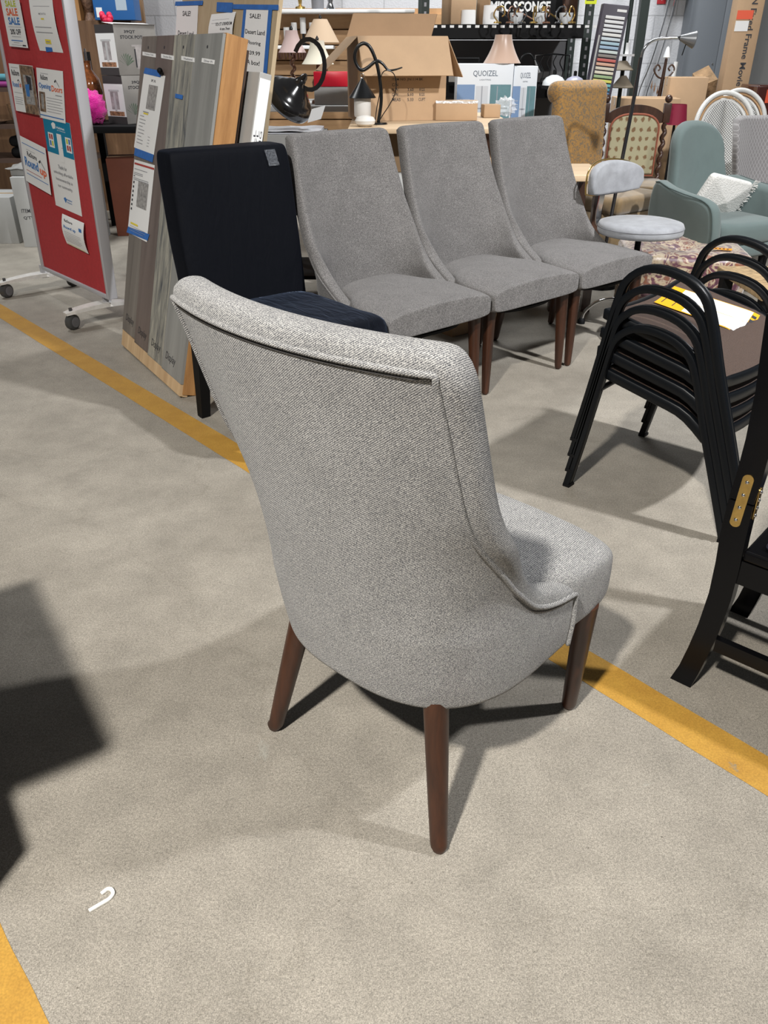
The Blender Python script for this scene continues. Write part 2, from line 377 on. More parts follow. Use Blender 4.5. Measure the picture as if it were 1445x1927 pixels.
def lounge_chair(name, label, P, fabric, legs, pipe, group=None, loc=(0, 0, 0), rz=0.0):
    """local frame: y forward, x to the sitter's right, origin between the rear feet"""
    root = thing(name, label, 'chair', loc, rz, group)
    ztop = P['ztop']; zb = 0.30
    ye = lambda z: interp(P['edge'], z)
    yc = lambda z: interp(P['back'], z)
    hw = lambda z: interp(P['width'], z)
    Z = P['levels']; nz = len(Z); NU = 44
    def outer(s, z):    # s in -1..1
        D = ye(z) - yc(z); W = hw(z)
        b = min(1.0, max(0.0, (D - 0.06) / 0.2))            # 0 shallow arc .. 1 deep U
        a = s * PI / 2
        # deep: super-ellipse up to a fixed depth, then straight side walls
        D1 = min(D, 0.26); fc = 1.0 - 1.6 * (D - D1)
        if abs(s) <= fc or fc > 0.999: a = min(1.0, abs(s) / fc) * PI / 2; x1 = math.copysign(abs(math.sin(a)) ** 0.77, s); y1 = (1 - abs(math.cos(a)) ** 0.77) * D1 / D
        else: x1 = math.copysign(1.0, s); y1 = (D1 + (D - D1) * (abs(s) - fc) / (1 - fc)) / D
        x0 = s; y0 = abs(s) ** 2.0
        x = x0 * (1 - b) + x1 * b; y = y0 * (1 - b) + y1 * b
        rnd = 0.05 * max(0, 1 - (z - zb) / 0.05) * 0 if z < zb + 0.05 else 0    # tuck under at the hem
        return Vector((W * x * (1 - rnd), yc(z) + D * y + (rnd * 0.25 * (1 - abs(x))), z))
    Pg = [[outer(-1 + 2 * i / NU, z) for i in range(NU + 1)] for z in Z]
    Tg = []
    for j, z in enumerate(Z):
        row = []
        th = interp(P['thick'], z)
        for i in range(NU + 1):
            a = Pg[j][max(0, i - 1)]; b = Pg[j][min(NU, i + 1)]; t = (b - a).normalized(); n = Vector((-t.y, t.x, 0))
            if n.y < 0 and abs(t.x) > 0.3: n = -n
            f = min(1, max(0, (z - P['wingz']) / 0.16))            # upper part: straight forward; wing: inward
            n = (n * (1 - f * 0.8) + Vector((0, 1, 0)) * f * 0.8).normalized()
            row.append(n * th)
        Tg.append(row)
    Qg = [[Pg[j][i] + Tg[j][i] for i in range(NU + 1)] for j in range(nz)]
    vs = []; fs = []
    # outer + inner grids
    for G in (Pg, Qg):
        for r in G: vs += r
    def oi(j, i): return j * (NU + 1) + i
    off = nz * (NU + 1)
    for j in range(nz - 1):
        for i in range(NU):
            fs.append((oi(j, i), oi(j, i + 1), oi(j + 1, i + 1), oi(j + 1, i)))
            fs.append((off + oi(j, i), off + oi(j + 1, i), off + oi(j + 1, i + 1), off + oi(j, i + 1)))
    for i in range(NU): fs.append((oi(0, i), off + oi(0, i), off + oi(0, i + 1), oi(0, i + 1)))
    # rim
    path = [(j, 0) for j in range(nz)] + [(nz - 1, i) for i in range(1, NU)] + [(j, NU) for j in range(nz - 1, -1, -1)]
    K = 8; rim = []
    for q, (j, i) in enumerate(path):
        p = Pg[j][i]; qv = Qg[j][i]; T = (qv - p).normalized()
        a = path[max(0, q - 1)]; b = path[min(len(path) - 1, q + 1)]
        t = (Pg[b[0]][b[1]] - Pg[a[0]][a[1]]).normalized()
        c = t.cross(T)
        if c.length < 1e-6: c = Vector((0, 0, 1))
        c.normalize()
        side = i in (0, NU)
        ref = Vector((-1 if i == 0 else 1, 0, 1.0)) if side else Vector((0, 0, 1))
        if c.dot(ref) < 0: c = -c
        bz = P['rim']
        if side:
            z = Z[j]; bz *= min(1, max(0.12, (z - (P['wingz'] - 0.085)) / 0.03))
        if j == nz - 1 and side: c = (Vector((0, 0, 1)) + c).normalized(); bz *= 0.95
        elif j == nz - 1: c = (c + Vector((0, 0, 1.5))).normalized()
        row = []
        for k in range(K + 1):
            al = PI * k / K
            row.append(p + (qv - p) * (1 - math.cos(al)) / 2 + c * bz * math.sin(al) ** 0.62)
        rim.append(row)
    base = len(vs)
    for r in rim: vs += r
    for q in range(len(rim) - 1):
        for k in range(K): fs.append((base + q * (K + 1) + k, base + (q + 1) * (K + 1) + k, base + (q + 1) * (K + 1) + k + 1, base + q * (K + 1) + k + 1))
    mb = MB(); mb.add(vs, fs)
    shell = mb.build('backrest', fabric, root, sub=1, auto=180, weld=True)
    # piping along the seam
    pp = [Pg[j][i] - (Tg[j][i].normalized() * 0.0012) for (j, i) in path]
    pts = smooth_path(pp[::1], 2)
    MB().tube(pts, pipe, 8, cap=True).build('piping', fabric, shell, auto=180)
    # thin dark tubes drawing the crease shade where the panels meet the piping
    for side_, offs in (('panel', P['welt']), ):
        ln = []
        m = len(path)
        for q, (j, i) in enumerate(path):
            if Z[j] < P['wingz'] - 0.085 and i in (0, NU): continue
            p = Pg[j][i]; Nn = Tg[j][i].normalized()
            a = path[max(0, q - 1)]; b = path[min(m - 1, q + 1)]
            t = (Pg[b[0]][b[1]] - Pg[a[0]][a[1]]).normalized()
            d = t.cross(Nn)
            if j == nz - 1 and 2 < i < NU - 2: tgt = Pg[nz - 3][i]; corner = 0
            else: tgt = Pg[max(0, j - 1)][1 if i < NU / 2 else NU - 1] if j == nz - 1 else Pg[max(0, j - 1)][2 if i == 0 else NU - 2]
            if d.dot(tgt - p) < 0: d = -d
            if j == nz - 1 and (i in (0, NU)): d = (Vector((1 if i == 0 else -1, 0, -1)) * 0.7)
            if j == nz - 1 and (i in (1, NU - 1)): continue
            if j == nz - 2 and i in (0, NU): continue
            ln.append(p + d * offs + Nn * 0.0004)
        MB().tube(smooth_path(ln, 2), 0.0012, 6).build('seam', crease_dark, shell, auto=180)
    # seat: lofted block, narrow between the wings and full width in front
    S = P['seat']; loops = []
    ysec = [S['y0'] + (S['y1'] - S['y0']) * k / 26 for k in range(27)]
    r = 0.045; ex = [(r * (1 - math.cos(a)), 1 - (1 - math.sin(a)) * 0.16) for a in (0, .25, .5, .8, 1.1, 1.35, PI / 2)]
    secs = [(y, 1.0) for y in ysec if y < S['y1'] - r] + [(S['y1'] - e[0], e[1]) for e in reversed(ex)]
    secs.append((S['y1'], 0.55))
    for (y, k) in secs:
        W = interp(S['hw'], y); top = interp(S['top'], y); bot = interp(S['bot'], y); zc = (top + bot) / 2; hz = (top - bot) / 2
        lp = []
        kk = 1 - (1 - k) * (0.22 if k > 0.6 else 0.9)
        for q in range(40):
            cx, sz = superpt(2 * PI * q / 40, 0.3)
            cr = S['crown'] * max(0, sz) * (1 - (cx) ** 2) 
            lp.append(Vector((cx * W * kk, y, zc + sz * hz * k + cr)))
        loops.append(lp)
    MB().loops(loops).build('seat', fabric, root, sub=1, auto=180)
    # dark dust cover below
    MB().prism([(superpt(2 * PI * q / 28, 0.7)[0] * (hw(0.3) - 0.035), (yc(0.3) + S['y1']) / 2 + superpt(2 * PI * q / 28, 0.7)[1] * ((S['y1'] - yc(0.3)) / 2 - 0.03)) for q in range(28)], S['bot'][0][1] - 0.006, S['bot'][0][1] + 0.004).build('dust_cover', M_blackm, root)
    for (fx, fy, tx, ty, zt, r0, r1, sq) in legs:
        A = Vector((fx, fy, 0.0)); Bp = Vector((tx, ty, zt)); pr = None
        if sq: pr = [(1, .6), (.6, 1), (-.6, 1), (-1, .6), (-1, -.6), (-.6, -1), (.6, -1), (1, -.6)]
        mbl = MB(); pts = [A + Vector((0, 0, 0.004)), A + Vector((0, 0, 0.012)), A + (Bp - A) * 0.06] + [A + (Bp - A) * f for f in (0.3, 0.6, 1.0)]
        mbl.tube(pts, [r0 * 0.78, r0 * 0.97, r0] + [r0 + (r1 - r0) * f for f in (0.3, 0.6, 1.0)], 20, prof=pr)
        leg = mbl.build('leg', M_walnut, root, auto=50)
        MB().lathe([(0.001, 0), (r0 * 0.6, 0), (r0 * 0.6, 0.006), (0.001, 0.006)], 14, A).build('glide', M_blackm, leg)
    return root

crease_dark = mat('crease_shade', (0.07, 0.067, 0.067), 0.9)  # dark colour standing in for shade in the creases beside the piping
fab_light = tweed('light_grey_tweed', (0.055, 0.056, 0.064), (0.235, 0.233, 0.232), (0.52, 0.508, 0.48), 520, twill=0.5, twscale=120, bump=0.5)
fab_dark = tweed('charcoal_grey_weave', (0.07, 0.067, 0.067), (0.135, 0.129, 0.126), (0.225, 0.216, 0.21), 300, bump=0.3)

LV = [0.30, 0.312, 0.33, 0.36, 0.39, 0.41, 0.425, 0.43, 0.437, 0.445, 0.455, 0.465, 0.48, 0.50, 0.525, 0.55, 0.575, 0.60, 0.63, 0.66, 0.70, 0.75, 0.80, 0.85, 0.90, 0.94, 0.96, 0.97]
P_main = dict(ztop=0.97, wingz=0.50, rim=0.03, levels=LV, welt=0.0085,
    edge=[(0.30, 0.345), (0.425, 0.340), (0.43, 0.325), (0.437, 0.29), (0.445, 0.262), (0.455, 0.235), (0.465, 0.215), (0.48, 0.19), (0.50, 0.168), (0.55, 0.12), (0.60, 0.08), (0.65, 0.038), (0.70, 0.0), (0.75, -0.023), (0.80, -0.04), (0.90, -0.072), (0.97, -0.096)],
    back=[(0.30, -0.018), (0.40, -0.037), (0.55, -0.062), (0.70, -0.088), (0.97, -0.142)],
    width=[(0.30, 0.263), (0.36, 0.268), (0.60, 0.268), (0.75, 0.262), (0.97, 0.260)],
    thick=[(0.30, 0.05), (0.45, 0.055), (0.6, 0.06), (0.97, 0.065)],
    seat=dict(y0=0.10, y1=0.505, hw=[(0.10, 0.16), (0.2, 0.21), (0.27, 0.215), (0.32, 0.238), (0.35, 0.262), (0.42, 0.268), (0.5, 0.266)],
              top=[(0.0, 0.462), (0.3, 0.47), (0.5, 0.46)], bot=[(0, 0.303), (0.3, 0.303), (0.5, 0.312)], crown=0.018))
th = math.radians(48); oM = Vector((-0.0694, 1.1362, 0))
main_legs = [(0.232, 0.0, 0.176, 0.045, 0.315, 0.0165, 0.0235, 0), (-0.232, 0.0, -0.165, 0.04, 0.315, 0.0165, 0.0235, 0),
             (0.217, 0.493, 0.248, 0.44, 0.34, 0.0165, 0.023, 0), (-0.217, 0.493, -0.248, 0.44, 0.34, 0.0165, 0.023, 0)]
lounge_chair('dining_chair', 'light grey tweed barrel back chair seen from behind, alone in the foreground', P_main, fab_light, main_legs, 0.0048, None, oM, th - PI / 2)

LV2 = [0.335, 0.345, 0.36, 0.39, 0.42, 0.44, 0.455, 0.47, 0.485, 0.50, 0.52, 0.545, 0.575, 0.61, 0.65, 0.70, 0.76, 0.82, 0.88, 0.94, 0.98, 1.0, 1.01]
P_grey = dict(welt=0.006, ztop=1.01, wingz=0.50, rim=0.018, levels=LV2,
    edge=[(0.33, 0.27), (0.42, 0.27), (0.44, 0.25), (0.455, 0.225), (0.485, 0.175), (0.52, 0.125), (0.575, 0.065), (0.65, 0.0), (0.75, -0.055), (0.88, -0.105), (1.01, -0.145)],
    back=[(0.335, -0.01), (0.42, -0.05), (0.55, -0.075), (0.75, -0.115), (1.01, -0.18)],
    width=[(0.33, 0.262), (0.45, 0.282), (0.55, 0.285), (0.65, 0.272), (0.80, 0.252), (1.01, 0.232)],
    thick=[(0.33, 0.045), (0.5, 0.05), (0.7, 0.06), (1.01, 0.062)],
    seat=dict(y0=0.08, y1=0.515, hw=[(0.08, 0.17), (0.22, 0.225), (0.27, 0.262), (0.31, 0.278), (0.5, 0.280)],
              top=[(0.0, 0.475), (0.25, 0.475), (0.5, 0.458)], bot=[(0, 0.345), (0.3, 0.345), (0.5, 0.362)], crown=0.02))
grey_legs = [(0.225, -0.02, 0.2, 0.03, 0.37, 0.014, 0.021, 1), (-0.225, -0.02, -0.2, 0.03, 0.37, 0.014, 0.021, 1),
             (0.250, 0.47, 0.240, 0.455, 0.375, 0.014, 0.024, 1), (-0.250, 0.47, -0.240, 0.455, 0.375, 0.014, 0.024, 1)]
GA = math.radians(-49.5)
Fg = Vector((math.cos(GA), math.sin(GA))); Rg = Vector((Fg.y, -Fg.x))
mid2 = Vector((0.6327, 3.4457)); o2 = mid2 - Fg * 0.47
for lab, dx, dr, lbl in (('a', 0.572, 0.0, 'dark grey weave high-back chair, nearest of the row of three, beside the black chair'),
                     ('b', 0.0, 0.0, 'dark grey weave high-back chair in the middle of the row of three'),
                     ('c', -0.570, 0.0, 'dark grey weave high-back chair at the far end of the row, beside the swivel stool')):
    o = o2 + Rg * dx
    if lab == 'a':
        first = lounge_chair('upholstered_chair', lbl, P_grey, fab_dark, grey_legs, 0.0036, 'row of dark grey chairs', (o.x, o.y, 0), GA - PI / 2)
    else:
        c = copy_tree(first); c.location = (o.x, o.y, 0); c.rotation_euler.z = GA - PI / 2 + dr; c['label'] = lbl

# ================================================================ BLACK SLIPCOVERED CHAIR
def velvet(name, col, edge, bmp=0.12, shn=0.2):
    m = bpy.data.materials.new(name); t, N, L, B = nt(m); B.inputs['Base Color'].default_value = (*col, 1); B.inputs['Roughness'].default_value = 0.75
    B.inputs['Sheen Weight'].default_value = shn; B.inputs['Sheen Tint'].default_value = (*edge, 1); B.inputs['Sheen Roughness'].default_value = 0.35; B.inputs['Specular IOR Level'].default_value = 0.12
    tc = N.new('ShaderNodeTexCoord'); n = N.new('ShaderNodeTexNoise'); n.inputs['Scale'].default_value = 9; n.inputs['Detail'].default_value = 3; n.inputs['Distortion'].default_value = 1.2
    mp = N.new('ShaderNodeMapping'); mp.inputs['Scale'].default_value = (2.4, 0.8, 0.8); L.new(tc.outputs['Object'], mp.inputs[0]); L.new(mp.outputs[0], n.inputs['Vector'])
    b = N.new('ShaderNodeBump'); b.inputs['Strength'].default_value = bmp; b.inputs['Distance'].default_value = 0.03; L.new(n.outputs['Fac'], b.inputs['Height']); L.new(b.outputs[0], B.inputs['Normal'])
    return m
M_navy = velvet('black_navy_velvet', (0.0014, 0.002, 0.0042), (0.08, 0.11, 0.2))
BA = math.radians(-50); Fb = Vector((math.cos(BA), math.sin(BA))); Rb = Vector((Fb.y, -Fb.x))
ft = Vector((-0.741, 3.042)); ob = ft - Rb * 0.20
bk = thing('parsons_chair', 'black velvet slipcovered high-back chair with dark square legs, beside the leaning plank display', 'chair', (ob.x, ob.y, 0), BA - PI / 2)
def wr(p, a=0.004, f=7):
    return Vector((p.x + a * mnoise.noise(p * f), p.y + a * 1.6 * mnoise.noise(p * f + Vector((5, 1, 2))), p.z + a * 0.8 * mnoise.noise(p * f + Vector((1, 7, 3)))))
lp = []
zs = [0.34, 0.36, 0.42, 0.5, 0.6, 0.7, 0.8, 0.88, 0.94, 0.975, 0.993, 1.003, 1.006]
for z in zs:
    t = (z - 0.34) / 0.66; yf = 0.165 - 0.085 * t; yb = 0.03 - 0.10 * t; W = 0.245 + 0.008 * math.sin(PI * t); e = 0.3
    k = 1.0 if z < 0.95 else (0.985, 0.955, 0.88, 0.7)[min(3, [0.975, 0.993, 1.003, 1.006].index(z))]
    kz = k if z < 0.95 else 1 - (1 - k) * 0.35
    L_ = []
    for q in range(56):
        cx, sy = superpt(2 * PI * q / 56, e)
        p = Vector((cx * W * kz, (yf + yb) / 2 + sy * (yf - yb) / 2 * k, z)); L_.append(wr(p, 0.006 if abs(cx) > 0.97 else 0.003, 9))
    lp.append(L_)
MB().loops(lp).build('backrest', M_navy, bk, sub=1, auto=180)
lp = []
for (y, k) in [(0.10, 1), (0.2, 1), (0.3, 1), (0.4, 1), (0.48, 1), (0.54, 1), (0.58, 1), (0.61, 0.99), (0.632, 0.96), (0.643, 0.90), (0.648, 0.6)]:
    L_ = []
    for q in range(64):
        cx, sz = superpt(2 * PI * q / 64, 0.28)
        p = Vector((cx * (0.255 - 0.004) * (1 - (1 - k) * 0.3), y, 0.395 + sz * 0.085 * (1 - (1 - k) * 0.5)))
        p.z += 0.008 * (sz > 0.9) * (1 - cx * cx)
        L_.append(wr(p, 0.009, 11))
    lp.append(L_)
seat = MB().loops(lp).build('seat', velvet('black_navy_velvet_seat', (0.003, 0.0042, 0.008), (0.2, 0.26, 0.4), 0.45, 0.5), bk, sub=1, auto=180)  # same velvet, colour and sheen lifted to paint the highlights on the seat
for (x, y, sgn) in ((0.20, 0.0, 1), (-0.20, 0.0, 1), (0.215, 0.58, -1), (-0.215, 0.58, -1)):
    MB().tube([(x, y, 0), (x, y + 0.045 * (sgn > 0), 0.36)], [0.019, 0.027], prof=[(1, 1), (-1, 1), (-1, -1), (1, -1)], up=(0, 1, 0)).build('leg', M_blackm, bk)
# crumpled clear tape on the backrest
M_tapeclear = mat('clear_crumpled_tape', (0.3, 0.32, 0.36), 0.06, 0.0, bump=1.0, bscale=110, alpha=0.3, spec=1.0)
mb = MB()
Mt = basis((1, 0, 0), (0, 0.152, 0.988), (0, -0.988, 0.152), (0, 0, 0))
def crump(u, v):
    z = 0.935 + 0.055 * v; y = 0.168 - 0.085 * (z - 0.34) / 0.66 + 0.004 + 0.003 * mnoise.noise(Vector((u * 5, v * 5, 0)))
    return Vector((-0.135 - 0.045 * u + 0.012 * v, y, z))
mb.grid(crump, 12, 12)
mb.build('clear_tape', M_tapeclear, bk)['label'] = 'crumpled clear tape'

# ================================================================ WHITE HOOK ON THE FLOOR
c = gz(190, 1697); hk = MB()
hp = [gz(*p) for p in ((168, 1716), (190, 1703), (205, 1694), (213, 1684), (210, 1676), (203, 1675), (196, 1680), (191, 1684))]
hk.tube(smooth_path([(p.x - c.x, p.y - c.y, 0.003) for p in hp], 4), 1.0, prof=[(0.0015, 0.0032), (0.0015, -0.0032), (-0.0015, -0.0032), (-0.0015, 0.0032)], up=(0, 0, 1))
solo('plastic_hook', hk, mat('white_plastic', (0.75, 0.73, 0.66), 0.5), 'small white hooked plastic strip lying on the concrete at lower left', 'hook', (c.x, c.y, 0))

# ================================================================ HELPERS FOR PAPERS AND BOXES
PM = [M_white, M_ink, M_blueink, M_orangeink, M_limeink, M_teal, M_yel, M_greyink,
      mat('photo_brown', (0.2, 0.13, 0.08), 0.5, var=0.7, vscale=40), mat('photo_red', (0.4, 0.05, 0.04), 0.5), mat('photo_grey', (0.3, 0.29, 0.28), 0.5, var=0.45, vscale=60)]
W_, K_, BL_, OR_, LI_, TE_, YE_, GR_, PB_, RE_, PG_ = range(11)
class Sheet:
    """flat printed sheet in the plane spanned by U (right) and V (up); contents in fractions of the sheet"""
    def __init__(s, w, h, base=0, t=0.0006, bend=0.0, V=None):
        s.mb = MB(); s.w = w; s.h = h; s.bend = bend; s.U = Vector((1, 0, 0)); s.V = Vector(V) if V else Vector((0, 0, 1)); s.N = Vector((0, -1, 0)); s.k = 0; s.shear = 0.0
        s.mb.m = base; s.mb.plate((0, 0, 0), s.U, s.V, w, h, t, bend, 8 if bend else 1)
    def p(s, x, y):
        s.k += 1; return s.U * (x * s.w) + s.V * (y * s.h) + s.N * (0.0008 + 0.00003 * s.k + s.bend * math.sin(PI * min(1, max(0, y + .03))))
    def rect(s, x0, y0, x1, y1, m): s.mb.m = m; s.mb.plate(s.p(x0, y0), s.U, s.V, (x1 - x0) * s.w, (y1 - y0) * s.h); return s
    def txt(s, b, x0, y0, x1, y1, m, bold=0.01): s.mb.m = m; s.mb.textbox(b, s.p(x0, y0), s.U, s.V, (x1 - x0) * s.w, (y1 - y0) * s.h, bold); return s
    def poly(s, pts, m): s.mb.m = m; z = s.N * (0.0009 + 0.00003 * s.k); s.k += 1; s.mb.add([s.U * (x * s.w) + s.V * (y * s.h) + z for x, y in pts], [tuple(range(len(pts)))]); return s
    def lines(s, x0, x1, y0, dy, n, m=GR_, th=0.008):
        for i in range(n): s.rect(x0, y0 - i * dy, x1 - 0.12 * (i % 3 == 2) * (x1 - x0), y0 - i * dy + th, m)
        return s
def on_plane(M, px, py, y=0.0):
    Mi = M.inverted(); o = Mi @ Vector((0, 0, CAM_H)); d = (Mi.to_3x3() @ ray(px, py)); t = (y - o.y) / d.y; q = o + d * t
    return q.x, q.z
def sheet_M(M, tl, tr, bl, y):
    """matrix of a sheet lying on plane y of M, its corners read off as points"""
    a = on_plane(M, *tl, y); b = on_plane(M, *tr, y); c = on_plane(M, *bl, y)
    U = Vector((b[0] - a[0], 0, b[1] - a[1])); V = Vector((a[0] - c[0], 0, a[1] - c[1]))
    w_, h_ = U.length, V.length; U.normalize(); V.normalize(); Vp = (V - U * U.dot(V)).normalized()
    L = basis(U, Vp.cross(U), Vp, (c[0], y, c[1]))
    return M @ L, w_, h_, (U.dot(V), 0, V.dot(Vp))
def cardbox(name, dims, label, cat, loc, rz, m=None, group=None, tape=True, seam=True, extra=None):
    """closed carton: x width, y depth, z height; origin at centre of the base; front is -y"""
    m = m or M_card; r = thing(name, label, cat, loc, rz, group); a, b, c = dims
    MB().rbox((-a / 2, -b / 2, 0), (a / 2, b / 2, c), 0.004, 2).build('body', m, r)
    if seam: MB().box((-a / 2 + 0.002, -0.002, c), (a / 2 - 0.002, 0.002, c + 0.001)).build('flap_seam', M_cardin, r)
    if tape: MB().box((-a / 2 - 0.0008, -0.025, c - 0.06), (a / 2 + 0.0008, 0.025, c + 0.0016)).build('packing_tape', mat('packing_tape_clear', (0.5, 0.38, 0.25), 0.25), r)
    return r

# ================================================================ RED NOTICE BOARD ON CASTERS
A = gz(78, 507, .15); Bq = gz(204, 565, .15); d = (Bq - A); BW = d.length; d.normalize(); aw = Vector((-d.y, d.x, 0))
th_ = math.radians(1.3); up = Vector((0, 0, 1)) * math.cos(th_) + aw * math.sin(th_); ya = aw * math.cos(th_) - Vector((0, 0, 1)) * math.sin(th_)
MBd = basis(d, ya, up, A)
M_board = mat('red_board_cloth', (0.40, 0.028, 0.032), 0.85, var=0.08, vscale=60, bump=0.15, bscale=400)
M_frame = mat('grey_board_frame', (0.42, 0.42, 0.44), 0.4, 0.2)
nb = thing('notice_board', 'red cloth notice board in a grey frame on casters, covered with posters', 'notice board', M=MBd)
H = 1.75
MB().box((0.02, 0.012, 0.02), (BW - 0.02, 0.04, H - 0.02)).build('red_panel', M_board, nb)
f = MB(); f.rbox((0, 0, 0), (0.022, 0.055, H), 0.004); f.rbox((BW - 0.022, 0, 0), (BW, 0.055, H), 0.004); f.rbox((0.022, 0, 0), (BW - 0.022, 0.055, 0.022), 0.004); f.rbox((0.022, 0, H - 0.022), (BW - 0.022, 0.055, H), 0.004)
f.build('frame', M_frame, nb)
def foot_bar(xx, y0, y1, zf):
    fb = MB(); pts = []; rs = []
    for i in range(13):
        t = i / 12; yy = y0 + (y1 - y0) * t; pts.append((xx, yy, zf - 0.02 * (2 * t - 1) ** 2)); rs.append(0.6 + 0.4 * (1 - abs(2 * t - 1)) ** 0.6)
    fb.tube(pts, rs, prof=[(0.011, 0.04), (-0.011, 0.04), (-0.011, -0.04), (0.011, -0.04)], up=(0, 0, 1))
    return fb.build('foot', mat('pale_caster_foot', (0.62, 0.6, 0.57), 0.4, var=0.1, vscale=30), nb)
def caster(par, c, ax):
    cs = MB(); cs.lathe([(0.004, -0.022), (0.03, -0.022), (0.04, -0.016), (0.04, 0.016), (0.03, 0.022), (0.004, 0.022)], 24, c, ax); cs.tube([(c[0], c[1], c[2] + 0.03), (c[0], c[1], c[2] + 0.075)], 0.009, 10)
    w_ = cs.build('caster', mat('caster_rubber', (0.05, 0.05, 0.05), 0.5), par)
    MB().lathe([(0.001, -0.024), (0.027, -0.024), (0.027, 0.024), (0.001, 0.024)], 20, c, ax).build('wheel_cover', M_grey, w_)
Mi = MBd.inverted()
for (cpx, xx) in (((14, 560), 0.03), ((138, 620), BW - 0.09)):
    q = Mi @ gz(*cpx, 0.0)
    fz = q.z + 0.108
    fb = foot_bar(q.x, q.y - 0.03, -q.y + 0.05, fz)
    for yy in (q.y, -q.y):
        zc = (Mi @ (MBd @ Vector((q.x, yy, 0)))).z
        Wp = MBd @ Vector((q.x, yy, 0)); Wp.z = 0.041; c = Mi @ Wp
        caster(fb, tuple(c), (0.9, 0.45, 0))
    MB().box((q.x - 0.012, 0.02, fz - 0.02), (q.x + 0.012, 0.06, 0.01)).build('foot_stub', M_frame, nb)

def hammer(s, x, y, k, asp):
    s.poly([(x, y), (x + .3 * k, y + .22 * k * asp), (x + .42 * k, y + .1 * k * asp), (x + .12 * k, y - .12 * k * asp)], K_)
    s.poly([(x + .36 * k, y + .18 * k * asp), (x + .95 * k, y - .42 * k * asp), (x + .9 * k, y - .5 * k * asp), (x + .3 * k, y + .08 * k * asp)], GR_)
def post(name, tl, tr, bl, label, fn, y=0.011, bend=0.0, base=0, cat='poster', M=None, dy=0.0):
    Mx, w_, h_, vv = sheet_M(M or MBd, tl, tr, bl, y); s = Sheet(w_, h_, base, 0.0006, bend, vv); fn(s)
    return solo(name, s.mb, PM, label, cat, M=Mx)
def f1(s):
    s.txt('SALE', .22, .86, .78, .99, LI_, .03); s.txt('SALE', .2, .67, .8, .83, OR_, .03); s.txt('SALE', .22, .48, .82, .64, BL_, .03)
    s.rect(.15, .43, .85, .437, GR_); s.txt('20% OFF', .22, .27, .78, .39, K_, .02); s.lines(.25, .75, .22, .03, 1); s.rect(.18, .13, .8, .15, BL_); s.lines(.3, .6, .09, .03, 1); s.rect(.15, .04, .9, .046, GR_); s.rect(.75, .03, .92, .06, K_)
post('sale_poster', (1, 0), (36, 0), (18, 87), 'white poster with SALE in coloured letters at the top left of the red board', f1, y=-0.002)
def f2(s):
    s.lines(.15, .85, .86, .1, 1); s.txt('MONTH', .35, .7, .65, .74, GR_); s.rect(.42, .61, .55, .64, YE_); s.lines(.1, .8, .46, .1, 2, th=.012); s.rect(.38, .15, .62, .24, YE_); s.rect(.42, .18, .58, .2, GR_)
post('notice_sheet', (54, -2), (98, -2), (75, 95), 'curling white notice with a yellow mark, top right of the red board', f2, bend=0.008, cat='notice')
mbt = MB(); Mx, w_, h_, vv = sheet_M(MBd, (86, 87), (98, 86), (87, 98), 0.009); mbt.plate((0, 0, 0), (1, 0, 0), (0, 0, 1), w_, h_, 0.0005)
solo('tape_piece', mbt, M_tape, 'blue tape square holding the bottom of the curling notice', 'tape', M=Mx)
def f3(s):
    s.rect(.45, .0, 1, .99, PB_); s.rect(.55, .2, .9, .8, PG_); s.poly([(.66, .8), (.86, .76), (.84, .5), (.7, .5)], K_); s.poly([(.58, .6), (.76, .62), (.72, .36), (.6, .36)], BL_); s.rect(.66, .66, .8, .76, RE_)
    s.lines(.08, .38, .92, .1, 1); s.txt('ReStore', .08, .76, .4, .88, K_, .02); s.txt('Round', .05, .52, .32, .63, BL_, .02); s.txt('up', .34, .5, .42, .6, OR_, .02); hammer(s, .28, .66, .16, 1); s.lines(.08, .42, .4, .05, 1); s.lines(.06, .4, .3, .045, 4)
post('round_up_poster', (16, 119), (61, 124), (30, 208), 'small poster with a photo of people, at the left edge of the red board', f3, y=-0.002)
def f4(s):
    s.lines(.15, .45, .9, .1, 1); s.txt('ReStore', .15, .78, .42, .88, K_, .02); hammer(s, .66, .78, .2, 1); s.txt('Opening', .06, .58, .52, .72, BL_, .02); s.txt('Doors', .55, .58, .95, .7, OR_, .02)
    s.rect(.05, .14, .28, .54, PB_); s.rect(.12, .2, .22, .5, PG_); s.lines(.33, .93, .44, .055, 6); s.rect(.68, .51, .92, .525, GR_); s.rect(.04, .06, .95, .08, BL_)
post('opening_doors_poster', (68, 127), (118, 134), (75, 221), 'white poster reading Opening Doors, right of the small photo poster', f4, y=0.008)
def f5(s):
    s.rect(0, .62, 1, 1, TE_)
    s.poly([(.3, .94), (.38, .965), (.46, .95), (.44, .9), (.34, .89)], W_); s.txt('Habitat', .48, .905, .78, .93, W_, .02); s.txt('for Humanity', .5, .88, .8, .895, W_)
    s.rect(.45, .55, .62, .85, W_); s.rect(.585, .7, .605, .71, K_)
    for (x, cc) in ((.12, (RE_, RE_, BL_, LI_)), (.76, (LI_, BL_, RE_, RE_))):
        s.rect(x, .68, x + .2, .84, W_)
        for i, (a, b) in enumerate(((.03, .77), (.11, .77), (.03, .7), (.11, .7))): s.rect(x + a, b, x + a + .06, b + .055, cc[i])
    for i, tx in enumerate(('Thanks for', 'unlocking affordable', 'homeownership in', 'our community.')):
        wv = (.32, .72, .62, .55)[i]; s.txt(tx, .5 - wv / 2, .46 - i * .075, .5 + wv / 2, .505 - i * .075, GR_, .01)
    s.poly([(.38, .13), (.45, .15), (.5, .13), (.44, .08)], BL_); s.txt('Habitat', .5, .12, .7, .14, BL_); s.txt('ReStore', .5, .09, .68, .11, BL_)
